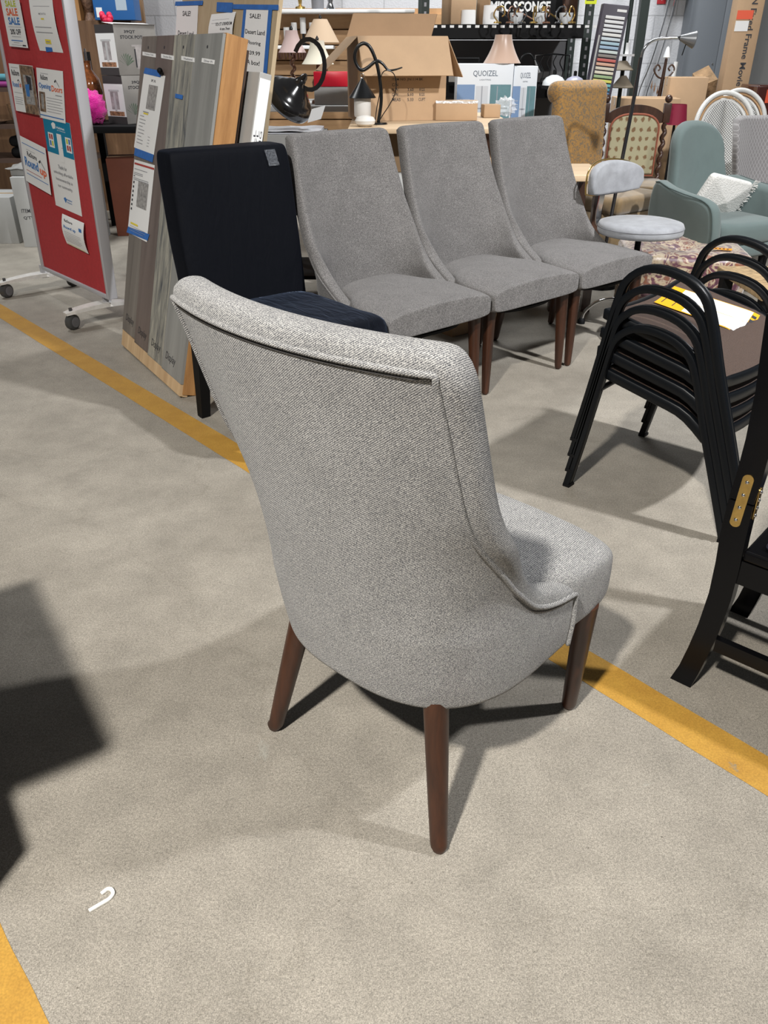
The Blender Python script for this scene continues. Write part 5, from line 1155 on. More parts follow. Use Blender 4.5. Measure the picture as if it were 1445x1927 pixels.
front_text(bc, [('ORDER NO: 8262/08', -.06, .225, .17, .016, K_), ('ITEM NO. JN1114 BK', -.06, .20, .18, .016, K_), ('C/N', -.06, .175, .035, .016, K_), ('N.W.', -.06, .15, .04, .016, K_), ('3.60', .03, .15, .035, .016, K_), ('KGS', .10, .15, .03, .016, K_),
    ('G.W.', -.06, .125, .04, .016, K_), ('5.10', .03, .125, .035, .016, K_), ('KGS', .10, .125, .03, .016, K_), ('MEAS', -.06, .10, .05, .016, K_), ('5.33', .03, .10, .035, .016, K_), ('CUFT', .095, .10, .04, .016, K_)], -b_ - .0006)
c2_ = cardbox('carton', (.24, .16, .10), 'small taped cardboard carton on the long table beside the open carton', 'box', (at(858, 215, 5.2).x, 5.2, BZ), math.radians(-3))
tpm = MB(); tpm.box((-.12, -.0812, .088), (.12, -.08, .1012)); tpm.build('silver_tape', mat('silver_tape', (0.75, 0.76, 0.78), .2, .6, bump=.8, bscale=60), c2_)
# hook lantern
LH = 4.86; lb_ = at(712, 226, LH); hl = thing('hook_lantern', 'black scrolled hook lantern with cone shade and white glass, before the open carton', 'lantern', (lb_.x, LH, BZ))
def Lp(cx, cy): p = at(500 + cx / 4.014, cy / 4.014, LH); return Vector((p.x - lb_.x, 0, p.z - BZ))
base_ = Lp(850, 910); dz_ = -base_.z
rod = [Vector((p.x, p.y, p.z + dz_)) for p in (Lp(848, 910), Lp(868, 780), Lp(872, 680), Lp(858, 550), Lp(835, 440), Lp(800, 350), Lp(770, 310), Lp(735, 298), Lp(695, 325), Lp(672, 385), Lp(678, 440), Lp(705, 488), Lp(735, 500), Lp(775, 478), Lp(820, 440), Lp(850, 432), Lp(885, 455), Lp(925, 500), Lp(975, 498), Lp(1032, 480))]
rp = smooth_path(rod, 4); MB().tube(rp, [.009 - .006 * max(0, (i / len(rp) - .75) / .25) for i in range(len(rp))], 10).build('hook_arm', M_black, hl, auto=180)
MB().tube(smooth_path([Vector((p.x, -.02, p.z + dz_)) for p in (Lp(825, 905), Lp(838, 790), Lp(858, 690), Lp(868, 560), Lp(900, 505), Lp(960, 520), Lp(985, 590), Lp(975, 680), Lp(930, 770), Lp(890, 830), Lp(860, 880))], 4), .0025, 6).build('cable', M_black, hl)
k0 = Lp(728, 562); k0.z += dz_
MB().lathe([(.001, .0), (.006, .0), (.074, -.092), (.072, -.094), (.004, -.006), (.001, -.006)], 32, k0).build('cone_shade', M_black, hl, auto=30)
MB().lathe([(.001, -.075), (.042, -.075), (.046, -.09), (.046, -.178), (.042, -.186), (.001, -.186)], 28, k0).build('glass_cylinder', mat('frosted_glass', (0.62, 0.6, 0.57), .35), hl)
MB().tube([k0 + Vector((0.011 * math.cos(a * PI / 6), 0, .011 + .011 * math.sin(a * PI / 6))) for a in range(12)], .0015, 6, closed=True).build('hanging_ring', M_chrome, hl)
MB().lathe([(.001, 0), (.05, 0), (.045, .008), (.012, .012), (.001, .012)], 24, (0, 0, 0)).build('base_disc', M_black, hl)
# round white glass and striped cloth between lamp and carton
solo('glass_globe', MB().lathe([(.001, 0), (.03, 0), (.05, .012), (.055, .028), (.045, .045), (.02, .052), (.001, .053)], 28), mat('opal_glass', (0.7, 0.68, 0.64), .3), 'white glass bowl peeking over the first dark grey chair', 'glass shade', (-.10, 4.70, BZ))
# stacks below the table
solo('plastic_tote', MB().rbox((-.2, -.2, 0), (.2, .2, .56), .02), mat('teal_plastic', (0.06, 0.2, 0.2), .4), 'teal plastic tote under the long table, between first and second grey chairs', 'tote', (.12, 5.02, 0))
cardbox('carton', (.36, .36, .15), 'pale grey carton on the teal tote', 'box', (.12, 5.02, .561), 0, M_whbox, tape=False)
cardbox('carton', (.34, .34, .20), 'brown carton on top of the pale grey carton under the long table', 'box', (.12, 5.02, .713), 0, tape=False)
cardbox('carton', (.24, .34, .80), 'tall brown carton under the long table beside the third grey chair', 'box', (.60, 4.9, 0), 0, tape=False)
ap = cardbox('appliance_box', (.16, .3, .78), 'black printed appliance box under the long table', 'box', (.84, 4.95, 0), 0, M_blackm, tape=False); e = MB(); e.box((-.05, -.1512, .58), (.05, -.15, .68)); e.box((-.05, -.1512, .3), (.05, -.15, .5)); e.build('label', mat('dim_label', (0.3, 0.3, 0.3), .5), ap)
cardbox('carton', (.36, .26, .17), 'brown carton in the shade beneath the middle grey chair', 'box', (.42, 4.30, 0), math.radians(38), tape=False)
# lighting cartons
def lcarton(x, y, w_, d_, h_, lbl, z=BZ, rz=0):
    r = thing('lighting_carton', lbl, 'box', (x, y, z), rz, 'lighting cartons'); MB().rbox((-w_ / 2, -d_ / 2, 0), (w_ / 2, d_ / 2, h_), .003, 2).build('body', mat('white_blue_carton', (0.66, 0.70, 0.74), .5), r)
    f = MB(); Y = -d_ / 2 - .0006; k = w_
    def rc(a, b, c_, d__, m): f.m = m; f.plate((-w_ / 2 + a * k, Y - .0002 * m, b * h_), (1, 0, 0), (0, 0, 1), (c_ - a) * k, (d__ - b) * h_)
    rc(0, 0, .32, .72, 0); rc(.60, 0, .97, .72, 1); rc(.34, .05, .56, .7, 2); rc(.44, .05, .46, .7, 3); rc(.34, .38, .56, .4, 3); rc(.72, .05, .735, .7, 3)
    f.m = 4; f.textbox('QUOIZEL', (-w_ * .22, Y - .0003, h_ * .82), (1, 0, 0), (0, 0, 1), w_ * .44, h_ * .09, .005); f.textbox('LIGHTING', (-w_ * .1, Y - .0003, h_ * .775), (1, 0, 0), (0, 0, 1), w_ * .2, h_ * .02)
    f.m = 2; f.textbox('BRONSON', (-w_ * .44, Y - .0009, h_ * .5), (1, 0, 0), (0, 0, 1), w_ * .18, h_ * .022)
    for j in range(3): f.plate((-w_ * .46, Y - .0009, h_ * (.45 - .03 * j)), (1, 0, 0), (0, 0, 1), w_ * .22, h_ * .008)
    f.build('printed_front', [mat('blue_panel', (0.17, 0.27, 0.45), .5), mat('teal_panel', (0.12, 0.24, 0.27), .5, var=.15, vscale=4), mat('pale_panel', (0.55, 0.58, 0.62), .5), mat('frame_print', (0.3, 0.32, 0.36), .5), mat('logo_grey', (0.1, 0.13, 0.17), .5)], r)
    return r
Yq = 6.0; q0, q1, q2 = at(862, 120, Yq), at(968, 120, Yq), at(1014, 122, Yq)
cnt = table('work_bench', 'dark bench behind the long table carrying the lighting cartons', .40, 1.24, 5.88, 6.38, .80, .04, M_blackm, M_blackm, 'bench')
lcarton((q0.x + q1.x) / 2, 6.12, q1.x - q0.x, .22, q0.z - .801, 'wide white and blue lighting carton with a dark wordmark', .801)
lcarton((q1.x + q2.x) / 2 + .004, 6.13, q2.x - q1.x - .004, .20, q0.z - .815, 'narrow white and blue lighting carton right of the wide one', .801)
def shade_mb(r0, r1, h_, z0, bell=0.0, n=28, sc=0.0):
    P = []
    for k in range(9): t = k / 8; P.append((r1 + (r0 - r1) * (1 - t) ** (1 + bell), z0 + h_ * t))
    return MB().lathe(P + [(r - .003, z) for r, z in reversed(P)], n, close=True)
M_ch = mat('champagne_satin', (0.42, 0.29, 0.22), .35, sheen=.3); M_lt = mat('mauve_silk', (0.42, 0.31, 0.29), .6); M_tansh = mat('tan_linen', (0.46, 0.34, 0.23), .8); M_cream = mat('cream_linen', (0.6, 0.57, 0.46), .8)
s0, s1_ = at(945, 118, 6.1), at(945, 64, 6.1)
solo('bell_shade', shade_mb(.125, .055, s1_.z - s0.z, 0, .6), M_ch, 'champagne satin bell lamp shade standing on the wide lighting carton', 'lamp shade', (s0.x, 6.12, q0.z + .002), auto=60)
bg = MB(); bg.sphere((0, 0, .045), .06, 18, 12, (1.1, .8, .85), .6, 6); solo('plastic_bag', bg, MATS['clear_film'], 'crumpled clear bag on the long table in front of the lighting cartons', 'bag', (at(950, 205, 5.6).x, 5.6, BZ))
cardbox('carton', (.10, .10, .07), 'tiny brown box on the long table between second and third grey chairs', 'box', (at(922, 225, 5.4).x, 5.4, BZ), .1, tape=False)

# ================================================================ LAMP COUNTER AND SLATWALL
table('display_counter', 'white display counter with lamps and red boxes before the slatwall', -1.15, -.10, 6.15, 7.05, .98, .04, M_whbox, M_whbox, 'counter')
M_bronze = mat('bronze_base', (0.12, 0.055, 0.03), .4, .4, var=.3, vscale=30)
def tlamp(x, y, zb0, z0, z1, r0, r1, mt, lbl, bell, basem, fringe=False, twist=False):
    r = thing('table_lamp', lbl, 'lamp', (x, y, zb0)); s = shade_mb(r0, r1, z1 - z0, z0 - zb0, bell).build('lamp_shade', mt, r, auto=60); H_ = z0 - zb0
    if twist: b = MB(); b.tube([(.012 * math.cos(k * .8), .012 * math.sin(k * .8), .02 + (H_ + .02) * k / 40) for k in range(41)], .012, 8); b.lathe([(.001, 0), (.06, 0), (.05, .02), (.001, .025)], 20)
    else: b = MB(); b.lathe([(.001, 0), (.055, 0), (.05, .02), (.02, .035), (.04, H_ * .4), (.045, H_ * .55), (.015, H_ * .8), (.008, H_ * 1.15), (.001, H_ * 1.15)], 20)
    b.build('base', basem, r)
    MB().lathe([(.001, 0), (.01, 0), (.012, .012), (.001, .03)], 10, (0, 0, z1 - zb0)).build('finial', M_black, r)
    if fringe:
        f = MB()
        for k in range(26): a = 2 * PI * k / 26; f.tube([(r0 * math.cos(a), r0 * math.sin(a), z0 - zb0), (r0 * math.cos(a), r0 * math.sin(a), z0 - zb0 - .03 - .012 * (k % 2))], .004, 5)
        f.build('bead_fringe', mat('dark_beads', (0.1, 0.05, 0.04), .4), r)
    return r
a1, a0 = at(550, 57, 6.5), at(550, 99, 6.5); tlamp(a0.x, 6.5, .981, a0.z, a1.z, .098, .042, M_lt, 'mauve bell-shaded lamp with bead fringe on the white counter', .5, M_bronze, True, True)
a1, a0 = at(604, 36, 6.85), at(604, 80, 6.85); tl_ = tlamp(a0.x + .0, 6.85, .981, a0.z, a1.z, .135, .05, M_tansh, 'tan cone-shaded lamp at the rear of the white counter', 0, M_bronze)
a1, a0 = at(597, 76, 6.3), at(597, 121, 6.3); tlamp(a0.x, 6.36, .981, a0.z, a1.z, .112, .048, M_cream, 'cream bell-shaded lamp at the front of the white counter', .8, M_bronze)
g1 = cardbox('carton', (.30, .14, .11), 'grey printed carton on the white counter under the red box', 'box', (-.33, 6.26, .981), 0, M_dull, tape=False)
cardbox('red_box', (.30, .14, .09), 'bright red flat box on the grey carton of the white counter', 'box', (-.33, 6.26, 1.093), 0, mat('red_gloss_box', (0.55, 0.01, 0.03), .35), tape=False)
def shelf(name, lbl, x0, x1, z, y0=7.62): return solo(name, MB().rbox((x0, y0, z - .025), (x1, 7.949, z), .003), M_white, lbl, 'shelf', (0, 0, 0))
shelf('wall_shelf', 'long white upper shelf on the slatwall', -1.30, .25, 1.60); shelf('wall_shelf', 'short white lower shelf on the slatwall', -1.30, -.42, 1.345)
def turned(name, lbl, cat, x, y, z, prof, m): return solo(name, MB().lathe(prof, 20), m, lbl, cat, (x, y, z))
turned('candlestick', 'brass candlestick on the upper slatwall shelf, left', 'candlestick', at(565, 15, 7.78).x, 7.78, 1.601, [(.001, 0), (.045, 0), (.04, .02), (.012, .03), (.02, .09), (.01, .14), (.025, .2), (.001, .2)], M_brass)
turned('grey_vase', 'grey cylindrical vase on the upper slatwall shelf', 'vase', at(598, 15, 7.78).x, 7.78, 1.601, [(.001, 0), (.05, 0), (.055, .18), (.045, .2), (.001, .2)], M_grey)
turned('figurine', 'silver figurine at the right of the upper slatwall shelf', 'figurine', at(622, 15, 7.78).x, 7.78, 1.601, [(.001, 0), (.04, 0), (.02, .05), (.035, .1), (.015, .15), (.02, .2), (.001, .22)], M_chrome)
ch = thing('candle_holder', 'dark scrolled holder with three white pillar candles on the lower shelf', 'candle holder', (at(571, 70, 7.78).x, 7.78, 1.346))
MB().lathe([(.001, 0), (.06, 0), (.05, .01), (.01, .02), (.01, .09), (.001, .09)], 16).build('stand', M_black, ch)
for dx, z0, z1 in ((-.075, .065, .165), (0, .085, .20), (.075, .065, .165)):
    MB().tube([(0, 0, .05), (dx * .6, 0, .03), (dx, 0, z0 - .005)], .006, 8).build('arm', M_black, ch); MB().lathe([(.001, z0), (.024, z0), (.024, z1), (.001, z1)], 18, (dx, 0, 0)).build('candle', mat('white_wax', (0.75, 0.74, 0.72), .5), ch)
for i_, px in enumerate((539, 551)): turned('pillar_candle', ('left small pillar candle on the lower shelf', 'right small pillar candle on the lower shelf')[i_], 'candle', at(px, 60, 7.74).x, 7.74, 1.346, [(.001, 0), (.024, 0), (.024, .13), (.001, .13)], MATS['white_wax'])

# ================================================================ BLACK RACK WITH LAMP PARTS
RX0, RX1, RY = .30, 1.50, 6.85
rkk = thing('pallet_rack', 'dark green and black steel rack stacked with lamp parts', 'rack', ((RX0 + RX1) / 2, RY + .3, 0)); hw2 = (RX1 - RX0) / 2
M_rk = mat('dark_green_steel', (0.018, 0.028, 0.024), .45, .2)
def upr(x, y):
    m = MB(); m.box((x - .03, y - .02, 0), (x + .03, y + .02, 2.4)); m.m = 1
    for k in range(40): m.box((x - .008, y - .0206, .1 + k * .055), (x + .008, y - .02, .125 + k * .055))
    return m.build('upright', [M_rk, M_greyink], rkk)
for x in (-hw2, hw2):
    for y in (-.28, .28): upr(x, y)
zu, zl_ = 1.475, 1.085
for z in (zu, zl_):
    MB().box((-hw2 + .03, -.30, z - .09), (hw2 - .03, -.26, z - .005)).build('beam', M_blackm, rkk); MB().box((-hw2 + .03, .26, z - .09), (hw2 - .03, .30, z - .005)).build('beam', M_blackm, rkk); MB().box((-hw2 + .03, -.27, z - .005), (hw2 - .03, .27, z)).build('deck', M_blackm, rkk)
random.seed(12)
for k in range(20): 
    x = -hw2 + .06 + k * .062; t__ = MB().box((x, -.3012, zu - .022), (x + .03, -.30, zu - .006)).build('beam_sticker', M_white, rkk)
MB().box((-hw2 + .02, .285, 0.2), (hw2 - .02, .295, 1.38)).build('back_mesh', mat('grey_backing', (0.14, 0.14, 0.145), .7), rkk)
nt_ = MB(); nt_.plate((0, 0, 0), (1, 0, 0), (0, 0, 1), .085, .13, .001); nt_.m = 1; [nt_.plate((.01, -.002, .02 + .025 * k), (1, 0, 0), (0, 0, 1), .055, .006) for k in range(4)]
solo('neon_note', nt_, [mat('neon_yellow', (0.75, 0.85, 0.02), .5), M_ink], 'neon yellow note stuck to the right upright of the steel rack', 'note', (RX1 - .045, RY - .003, 1.60))
RC = (RX0 + RX1) / 2
def onrack(px, Y): return at(px, 60, Y).x
cardbox('carton', (.20, .2, .20), 'open tan carton at the left of the upper rack shelf', 'box', (onrack(862, 7.0), 7.02, zu + .001), .3, tape=False)
solo('cardboard_flap', MB().rbox((-.003, -.1, 0), (.003, .1, .26), .002), M_card, 'bent cardboard flap behind the white drum shade on the rack', 'cardboard', (onrack(905, 7.1), 7.1, zu + .001), .5)
for i_, (px, Y, r_, h2) in enumerate(((880, 6.92, .055, .09), (922, 6.95, .06, .12))):
    solo('drum_shade', shade_mb(r_, r_ * .93, h2, 0, 0), M_white, ('short white drum shade on the upper rack shelf', 'taller white drum shade on the upper rack shelf')[i_], 'lamp shade', (onrack(px, Y), Y, zu + .001 + .0 * i_))
solo('teal_box', MB().rbox((-.05, -.06, 0), (.05, .06, .2), .003), mat('teal_card', (0.05, 0.16, 0.19), .5), 'narrow dark teal box on the upper rack shelf', 'box', (onrack(897, 7.12), 7.22, zu + .001))
bs = MB(); bs.rbox((-.30, -.01, 0), (.30, .01, .28), .003); bs.m = 1; bs.textbox('MISC SCONCE', (-.27, -.0112, .09), (1, 0, 0), (0, 0, 1), .46, .07, .04)
solo('letter_sign', bs, [M_blackm, M_white], 'black board with large white capitals at the back of the upper rack shelf', 'sign', (onrack(985, 7.25), 7.25, zu + .001))
def sconce(i_, px, Y, kind, lbl, m, z):
    r = thing('lamp_part', lbl, 'lamp part', (onrack(px, Y), Y, z), random.uniform(0, 6), 'lamp parts on the steel rack')
    if kind == 0:
        MB().tube(smooth_path([(0, 0, .012), (.03, 0, .05), (.01, 0, .09), (-.03, 0, .10), (-.05, 0, .06), (-.03, 0, .04)], 4), .005, 6).build('scroll', m, r); MB().lathe([(.001, 0), (.03, 0), (.025, .01), (.001, .012)], 14).build('base', m, r)
    elif kind == 1:
        MB().lathe([(.001, 0), (.02, 0), (.045, .03), (.05, .07), (.046, .07), (.04, .03), (.001, .008)], 18).build('glass_cup', M_glassy, r); MB().tube([(0, 0, .07), (.0, .0, .10), (.04, 0, .12)], .005, 6).build('stem', m, r)
    else:
        MB().tube([(-.10, 0, .01), (.1, .02, .09)], .006, 8).build('rod', m, r); MB().lathe([(.001, 0), (.018, 0), (.018, .03), (.001, .03)], 12, (.1, .02, .08)).build('socket', m, r); MB().lathe([(.001, 0), (.025, 0), (.02, .015), (.001, .02)], 12, (-.10, 0, 0)).build('foot', m, r)
M_glassy = mat('bright_glass', (0.75, 0.78, 0.8), .12, spec=.8)
cols = [('brass', M_brass), ('chrome', M_chrome), ('bronze', M_bronze)]
kinds = ('scrolled arm', 'glass cup sconce', 'rod with socket')
pos = [(935, 6.66), (948, 6.9), (958, 6.66), (970, 6.85), (980, 6.66), (992, 6.95), (1003, 6.66), (1014, 6.85), (1026, 6.68), (1038, 6.9), (1050, 6.66), (1062, 6.85), (1074, 6.66)]
for i_, (px, Y) in enumerate(pos):
    cn, m = cols[i_ % 3]; kd = (0, 2, 0, 1)[i_ % 4]
    sconce(i_, px, Y, kd, '%s %s, %s on the upper rack shelf' % (cn, kinds[kd], ('leftmost metal part', 'second metal part from left', 'third metal part from left', 'fourth metal part from left', 'fifth metal part from left', 'sixth metal part from left', 'seventh metal part from left',
        'eighth metal part from left', 'ninth metal part from left', 'fourth metal part from right', 'third metal part from right', 'second metal part from right', 'rightmost metal part')[i_]), m, zu + .001)
solo('brown_case', MB().rbox((-.05, -.05, 0), (.05, .05, .3), .01), M_dkw, 'dark brown tall case near the right end of the upper rack shelf', 'case', (onrack(1070, 7.1), 7.15, zu + .001))
solo('glass_chimney', MB().lathe([(.001, 0), (.035, 0), (.04, .06), (.05, .12), (.035, .2), (.03, .2), (.001, .01)], 18), M_glassy, 'clear glass chimney right of the white boards on the rack', 'glass', (onrack(1094, 6.9), 6.95, zu + .001)) if 0 else None
# lower shelf items
def lowp(px): return at(px, 150, 6.8).x
fx = thing('flood_light', 'black framed flood lamp on the lower rack shelf, left', 'lamp', (lowp(868), 6.72, zl_ + .001), math.radians(-20))
MB().rbox((-.11, -.05, 0), (.11, .05, .13), .01).build('housing', M_blackm, fx); MB().rbox((-.09, -.055, .02), (.09, -.05, .11), .004).build('lens', mat('dull_lens', (0.25, 0.24, 0.22), .2), fx); MB().tube([(-.12, 0, .05), (-.12, 0, .17), (.12, 0, .17), (.12, 0, .05)], .008, 8).build('handle', M_blackm, fx)
def dome(px, Y, r_, m, lbl):
    d = thing('dome_shade', lbl, 'lamp shade', (lowp(px), Y, zl_ + .001)); MB().lathe([(r_, 0), (r_ * .95, r_ * .3), (r_ * .7, r_ * .6), (r_ * .3, r_ * .78), (.001, r_ * .82)], 28).build('bowl', m, d, auto=180); MB().lathe([(.001, 0), (.012, 0), (.012, .03), (.001, .035)], 12, (0, 0, r_ * .8)).build('finial', M_black, d)
dome(895, 6.68, .075, mat('yellowed_glass', (0.5, 0.45, 0.25), .4), 'yellowish glass dome shade left of the lighting cartons'); dome(1036, 6.66, .085, M_glassy, 'white glass dome shade low on the right of the rack'); dome(1075, 6.68, .075, mat('lilac_glass', (0.4, 0.4, 0.5), .3), 'lilac glass dome shade beside the right upright of the rack')
gn = thing('gooseneck_lamp', 'black curved gooseneck lamp on the rack behind the champagne shade', 'lamp', (lowp(985), 6.85, zl_ + .001)); MB().lathe([(.001, 0), (.05, 0), (.045, .02), (.001, .025)], 18).build('base', M_black, gn)
MB().tube(smooth_path([(0, 0, .02), (-.03, 0, .1), (-.02, 0, .18), (.04, 0, .2), (.08, 0, .16)], 5), .007, 8).build('neck', M_black, gn); MB().lathe([(.012, 0), (.035, .09), (.03, .09), (.01, 0)], 16, (.08, 0, .16), (.4, 0, -.9), True).build('head', M_black, gn)
sc2 = thing('scroll_rack', 'dark scrolled iron rack standing on the lower rack shelf', 'iron rack', (lowp(1045), 7.0, zl_ + .001))
fr_ = MB(); fr_.tube([(-.13, 0, 0), (-.13, 0, .19), (.0, 0, .2), (.13, 0, .19), (.13, 0, 0)], .006, 8); fr_.build('outer_frame', M_black, sc2)
for k in range(4): MB().tube(smooth_path([(-.08 + .05 * k, 0, .0), (-.06 + .05 * k, 0, .08), (-.09 + .05 * k, 0, .14), (-.07 + .05 * k, 0, .19)], 4), .004, 6).build('bar', M_black, sc2)

# ================================================================ RIGHT BACKGROUND
sw0, sw1 = at(1128, 14, 6.3), at(1092, 165, 6.3)
tw = thing('swatch_tower', 'dark purple paint swatch tower with coloured strips beside the steel rack', 'display', (1.43, 6.42, 0), math.radians(-4)); tw.rotation_euler = (0, math.radians(5.5), math.radians(-4))
M_plum = mat('plum_black', (0.035, 0.028, 0.045), .5)
MB().rbox((-.09, 0, 0), (.09, .10, 1.585), .005).build('body', M_plum, tw)
MB().box((-.14, -.008, .6), (.06 + .0, -.0005, 1.44)) if 0 else None
scol = [(.7, .7, .7), (.7, .71, .72), (.68, .7, .72), (.66, .68, .7), (.7, .7, .68), (.55, .62, .66), (.35, .5, .58), (.3, .42, .55), (.55, .62, .6), (.22, .2, .18), (.5, .12, .1), (.6, .35, .25), (.6, .55, .45), (.66, .62, .5), (.3, .42, .22), (.62, .6, .12), (.15, .4, .42), (.06, .25, .33), (.1, .2, .35), (.05, .12, .28)]
for k, cc in enumerate(scol):
    MB().rbox((-.06, -.010, 1.50 - k * .0255), (.070, -.0005, 1.518 - k * .0255), .002).build('swatch_strip', mat('swatch_%d' % k, cc, .5), tw)
MB().box((-.082, -.004, 1.05), (-.072, -.0005, 1.40)).build('side_strip', M_whbox, tw); MB().box((.01, -.003, 1.545), (.075, -.0005, 1.56)).build('name_plate', M_white, tw)
# hanging shade pole
hp_ = thing('shade_stand', 'dark stand holding two inward-facing khaki shades, right of swatch tower', 'lamp stand', (1.86, 7.1, 0))
MB().tube([(0, 0, 0), (0, 0, 1.9)], .016, 10).build('pole', M_rk, hp_); MB().lathe([(.001, 0), (.12, 0), (.11, .02), (.001, .03)], 24).build('base', M_black, hp_)
M_kh = mat('khaki_linen', (0.2, 0.165, 0.12), .85)
MB().lathe([(.03, 1.24), (.085, 1.18), (.08, 1.175), (.03, 1.235)], 24, (-.02, -.05, 0), None, True).build('upper_shade', M_kh, hp_, auto=60); MB().lathe([(.085, 1.06), (.02, 1.14), (.018, 1.13), (.08, 1.055)], 24, (.0, -.05, 0), None, True).build('lower_shade', M_kh, hp_, auto=60)
MB().lathe([(.001, 1.27), (.06, 1.27), (.06, 1.285), (.001, 1.285)], 20, (0, -.05, 0)).build('drip_plate', M_white, hp_); MB().lathe([(.001, 1.285), (.014, 1.285), (.014, 1.36), (.001, 1.36)], 12, (0, -.05, 0)).build('candle_sleeve', M_white, hp_)
# dark steel post + cables
solo('steel_post', MB().box((-.035, -.035, 0), (.035, .035, 2.4)), M_rk, 'dark steel upright between the khaki shades and the white block wall', 'post', (at(1205, 60, 7.6).x, 7.6, 0))
# electrical panel, conduits and arrow sign
pe = thing('electrical_panel', 'grey electrical panel cabinet mounted on the white block wall', 'electrical panel', (3.08, 8.88, 0))
M_pg = mat('panel_grey', (0.17, 0.19, 0.215), .45)
MB().rbox((-.21, -.10, .55), (.21, .115, 2.6), .006).build('box', M_pg, pe); MB().rbox((-.20, -.108, .58), (.10, -.1005, 2.55), .003).build('door', M_pg, pe); MB().rbox((.105, -.106, .58), (.2, -.1005, 2.55), .002).build('side_cover', M_pg, pe)
MB().box((-.02, -.1092, 1.80), (.12, -.1082, 1.86)).build('label_plate', M_white, pe); MB().lathe([(.001, 0), (.008, 0), (.008, .006), (.001, .006)], 10, (.07, -.108, 1.2), (0, -1, 0)).build('latch', M_chrome, pe)
jb = thing('junction_box', 'small grey junction box with conduits beside the electrical panel', 'junction box', (2.72, 8.93, 0)); MB().rbox((-.07, -.06, 1.76), (.12, .065, 2.2), .006).build('box', mat('green_grey_box', (0.2, 0.23, 0.22), .4), jb)
for k in range(2): MB().tube(smooth_path([(-.03 + .06 * k, 0, 1.76), (-.05 + .06 * k, 0, 1.55), (-.12 + .07 * k, 0, 1.2), (-.2 + .08 * k, 0, .9), (-.2 + .08 * k, 0, .4)], 4), .008, 8).build('conduit', M_chrome, jb)
ag = MB(); ag.plate((0, 0, 0), (1, 0, 0), (0, 0, 1), .085, .26, .002); ag.m = 1; ag.add([(.043, -.003, .025), (.07, -.003, .075), (.052, -.003, .07), (.052, -.003, .2), (.034, -.003, .2), (.034, -.003, .07), (.016, -.003, .075)], [(0, 1, 2, 3, 4, 5, 6)])
solo('arrow_sign', ag, [mat('sign_red', (0.5, 0.03, 0.04), .5), M_white], 'red sign with a white downward arrow on the white block wall', 'sign', (at(1234, 20, 8.99).x, 8.994, 1.695))
# candelabra floor lamp
cl_ = thing('candelabra_lamp', 'ornate dark iron candelabra with crystals before the white block wall', 'candelabra', (at(1240, 150, 7.7).x, 7.7, 0))
MB().tube([(0, 0, .02), (.02, 0, .9), (.035, 0, 1.25)], [.022, .02, .012], 12).build('pole', M_dkw, cl_); MB().lathe([(.001, 0), (.17, 0), (.15, .03), (.001, .05)], 24).build('base', M_dkw, cl_)
for s_ in (1, -1):
    MB().tube(smooth_path([(.03, 0, 1.10), (.03 + s_ * .05, 0, 1.12), (.03 + s_ * .085, 0, 1.17), (.03 + s_ * .06, 0, 1.205), (.03 + s_ * .035, 0, 1.18), (.03 + s_ * .05, 0, 1.16)], 5), .007, 8).build('scroll_arm', M_dkw, cl_)
    for k in range(3): MB().lathe([(.001, 0), (.007, .02), (.001, .07)], 8, (.03 + s_ * (.03 + .028 * k), 0, .98 + .02 * k)).build('crystal_drop', mat('amber_drop', (0.3, 0.17, 0.1), .15), cl_)
MB().lathe([(.001, 1.25), (.03, 1.26), (.02, 1.3), (.012, 1.33), (.001, 1.34)], 14, (.035, 0, 0)).build('glass_finial', M_glassy, cl_)
# gooseneck floor lamp
GY = 5.15; g0 = at(1143, 440, GY); gl_ = thing('floor_lamp', 'tall slender chrome gooseneck floor lamp with grey cone head', 'floor lamp', (at(1140, 470, GY).x - .02, GY, 0))
gx, gy_ = gl_.location.x, GY
def G_(px, py): p = at(px, py, GY); return Vector((p.x - gx, 0, p.z))
MB().lathe([(.001, 0), (.12, 0), (.11, .02), (.02, .03), (.001, .03)], 28).build('base', M_black, gl_)
MB().tube([(0, 0, .02), G_(1157, 370), G_(1190, 200), G_(1206, 108)], .011, 12).build('pole', mat('dark_chrome', (0.12, 0.12, 0.13), .2, .9), gl_)
MB().tube(smooth_path([G_(1206, 112), G_(1212, 92), G_(1226, 78), G_(1248, 72), G_(1280, 71)], 5), .0075, 10).build('gooseneck', M_chrome, gl_, auto=180)
hd = G_(1279, 71); MB().lathe([(.012, 0), (.016, .01), (.044, .08), (.040, .085), (.012, .012)], 24, hd, (1, -.1, -.12), True).build('lamp_head', mat('silver_grey', (0.22, 0.23, 0.24), .3, .6), gl_, auto=40)
MB().tube([hd + Vector((.04, 0, -.03)), hd + Vector((.028, 0, -.085))], .003, 6).build('pull', M_black, gl_)
# small table between third grey chair and gold chair
table('small_table', 'small pale wooden side table behind the third dark grey chair', .935, 1.20, 4.55, 5.05, .735, .035, M_ltwood, M_dkw)
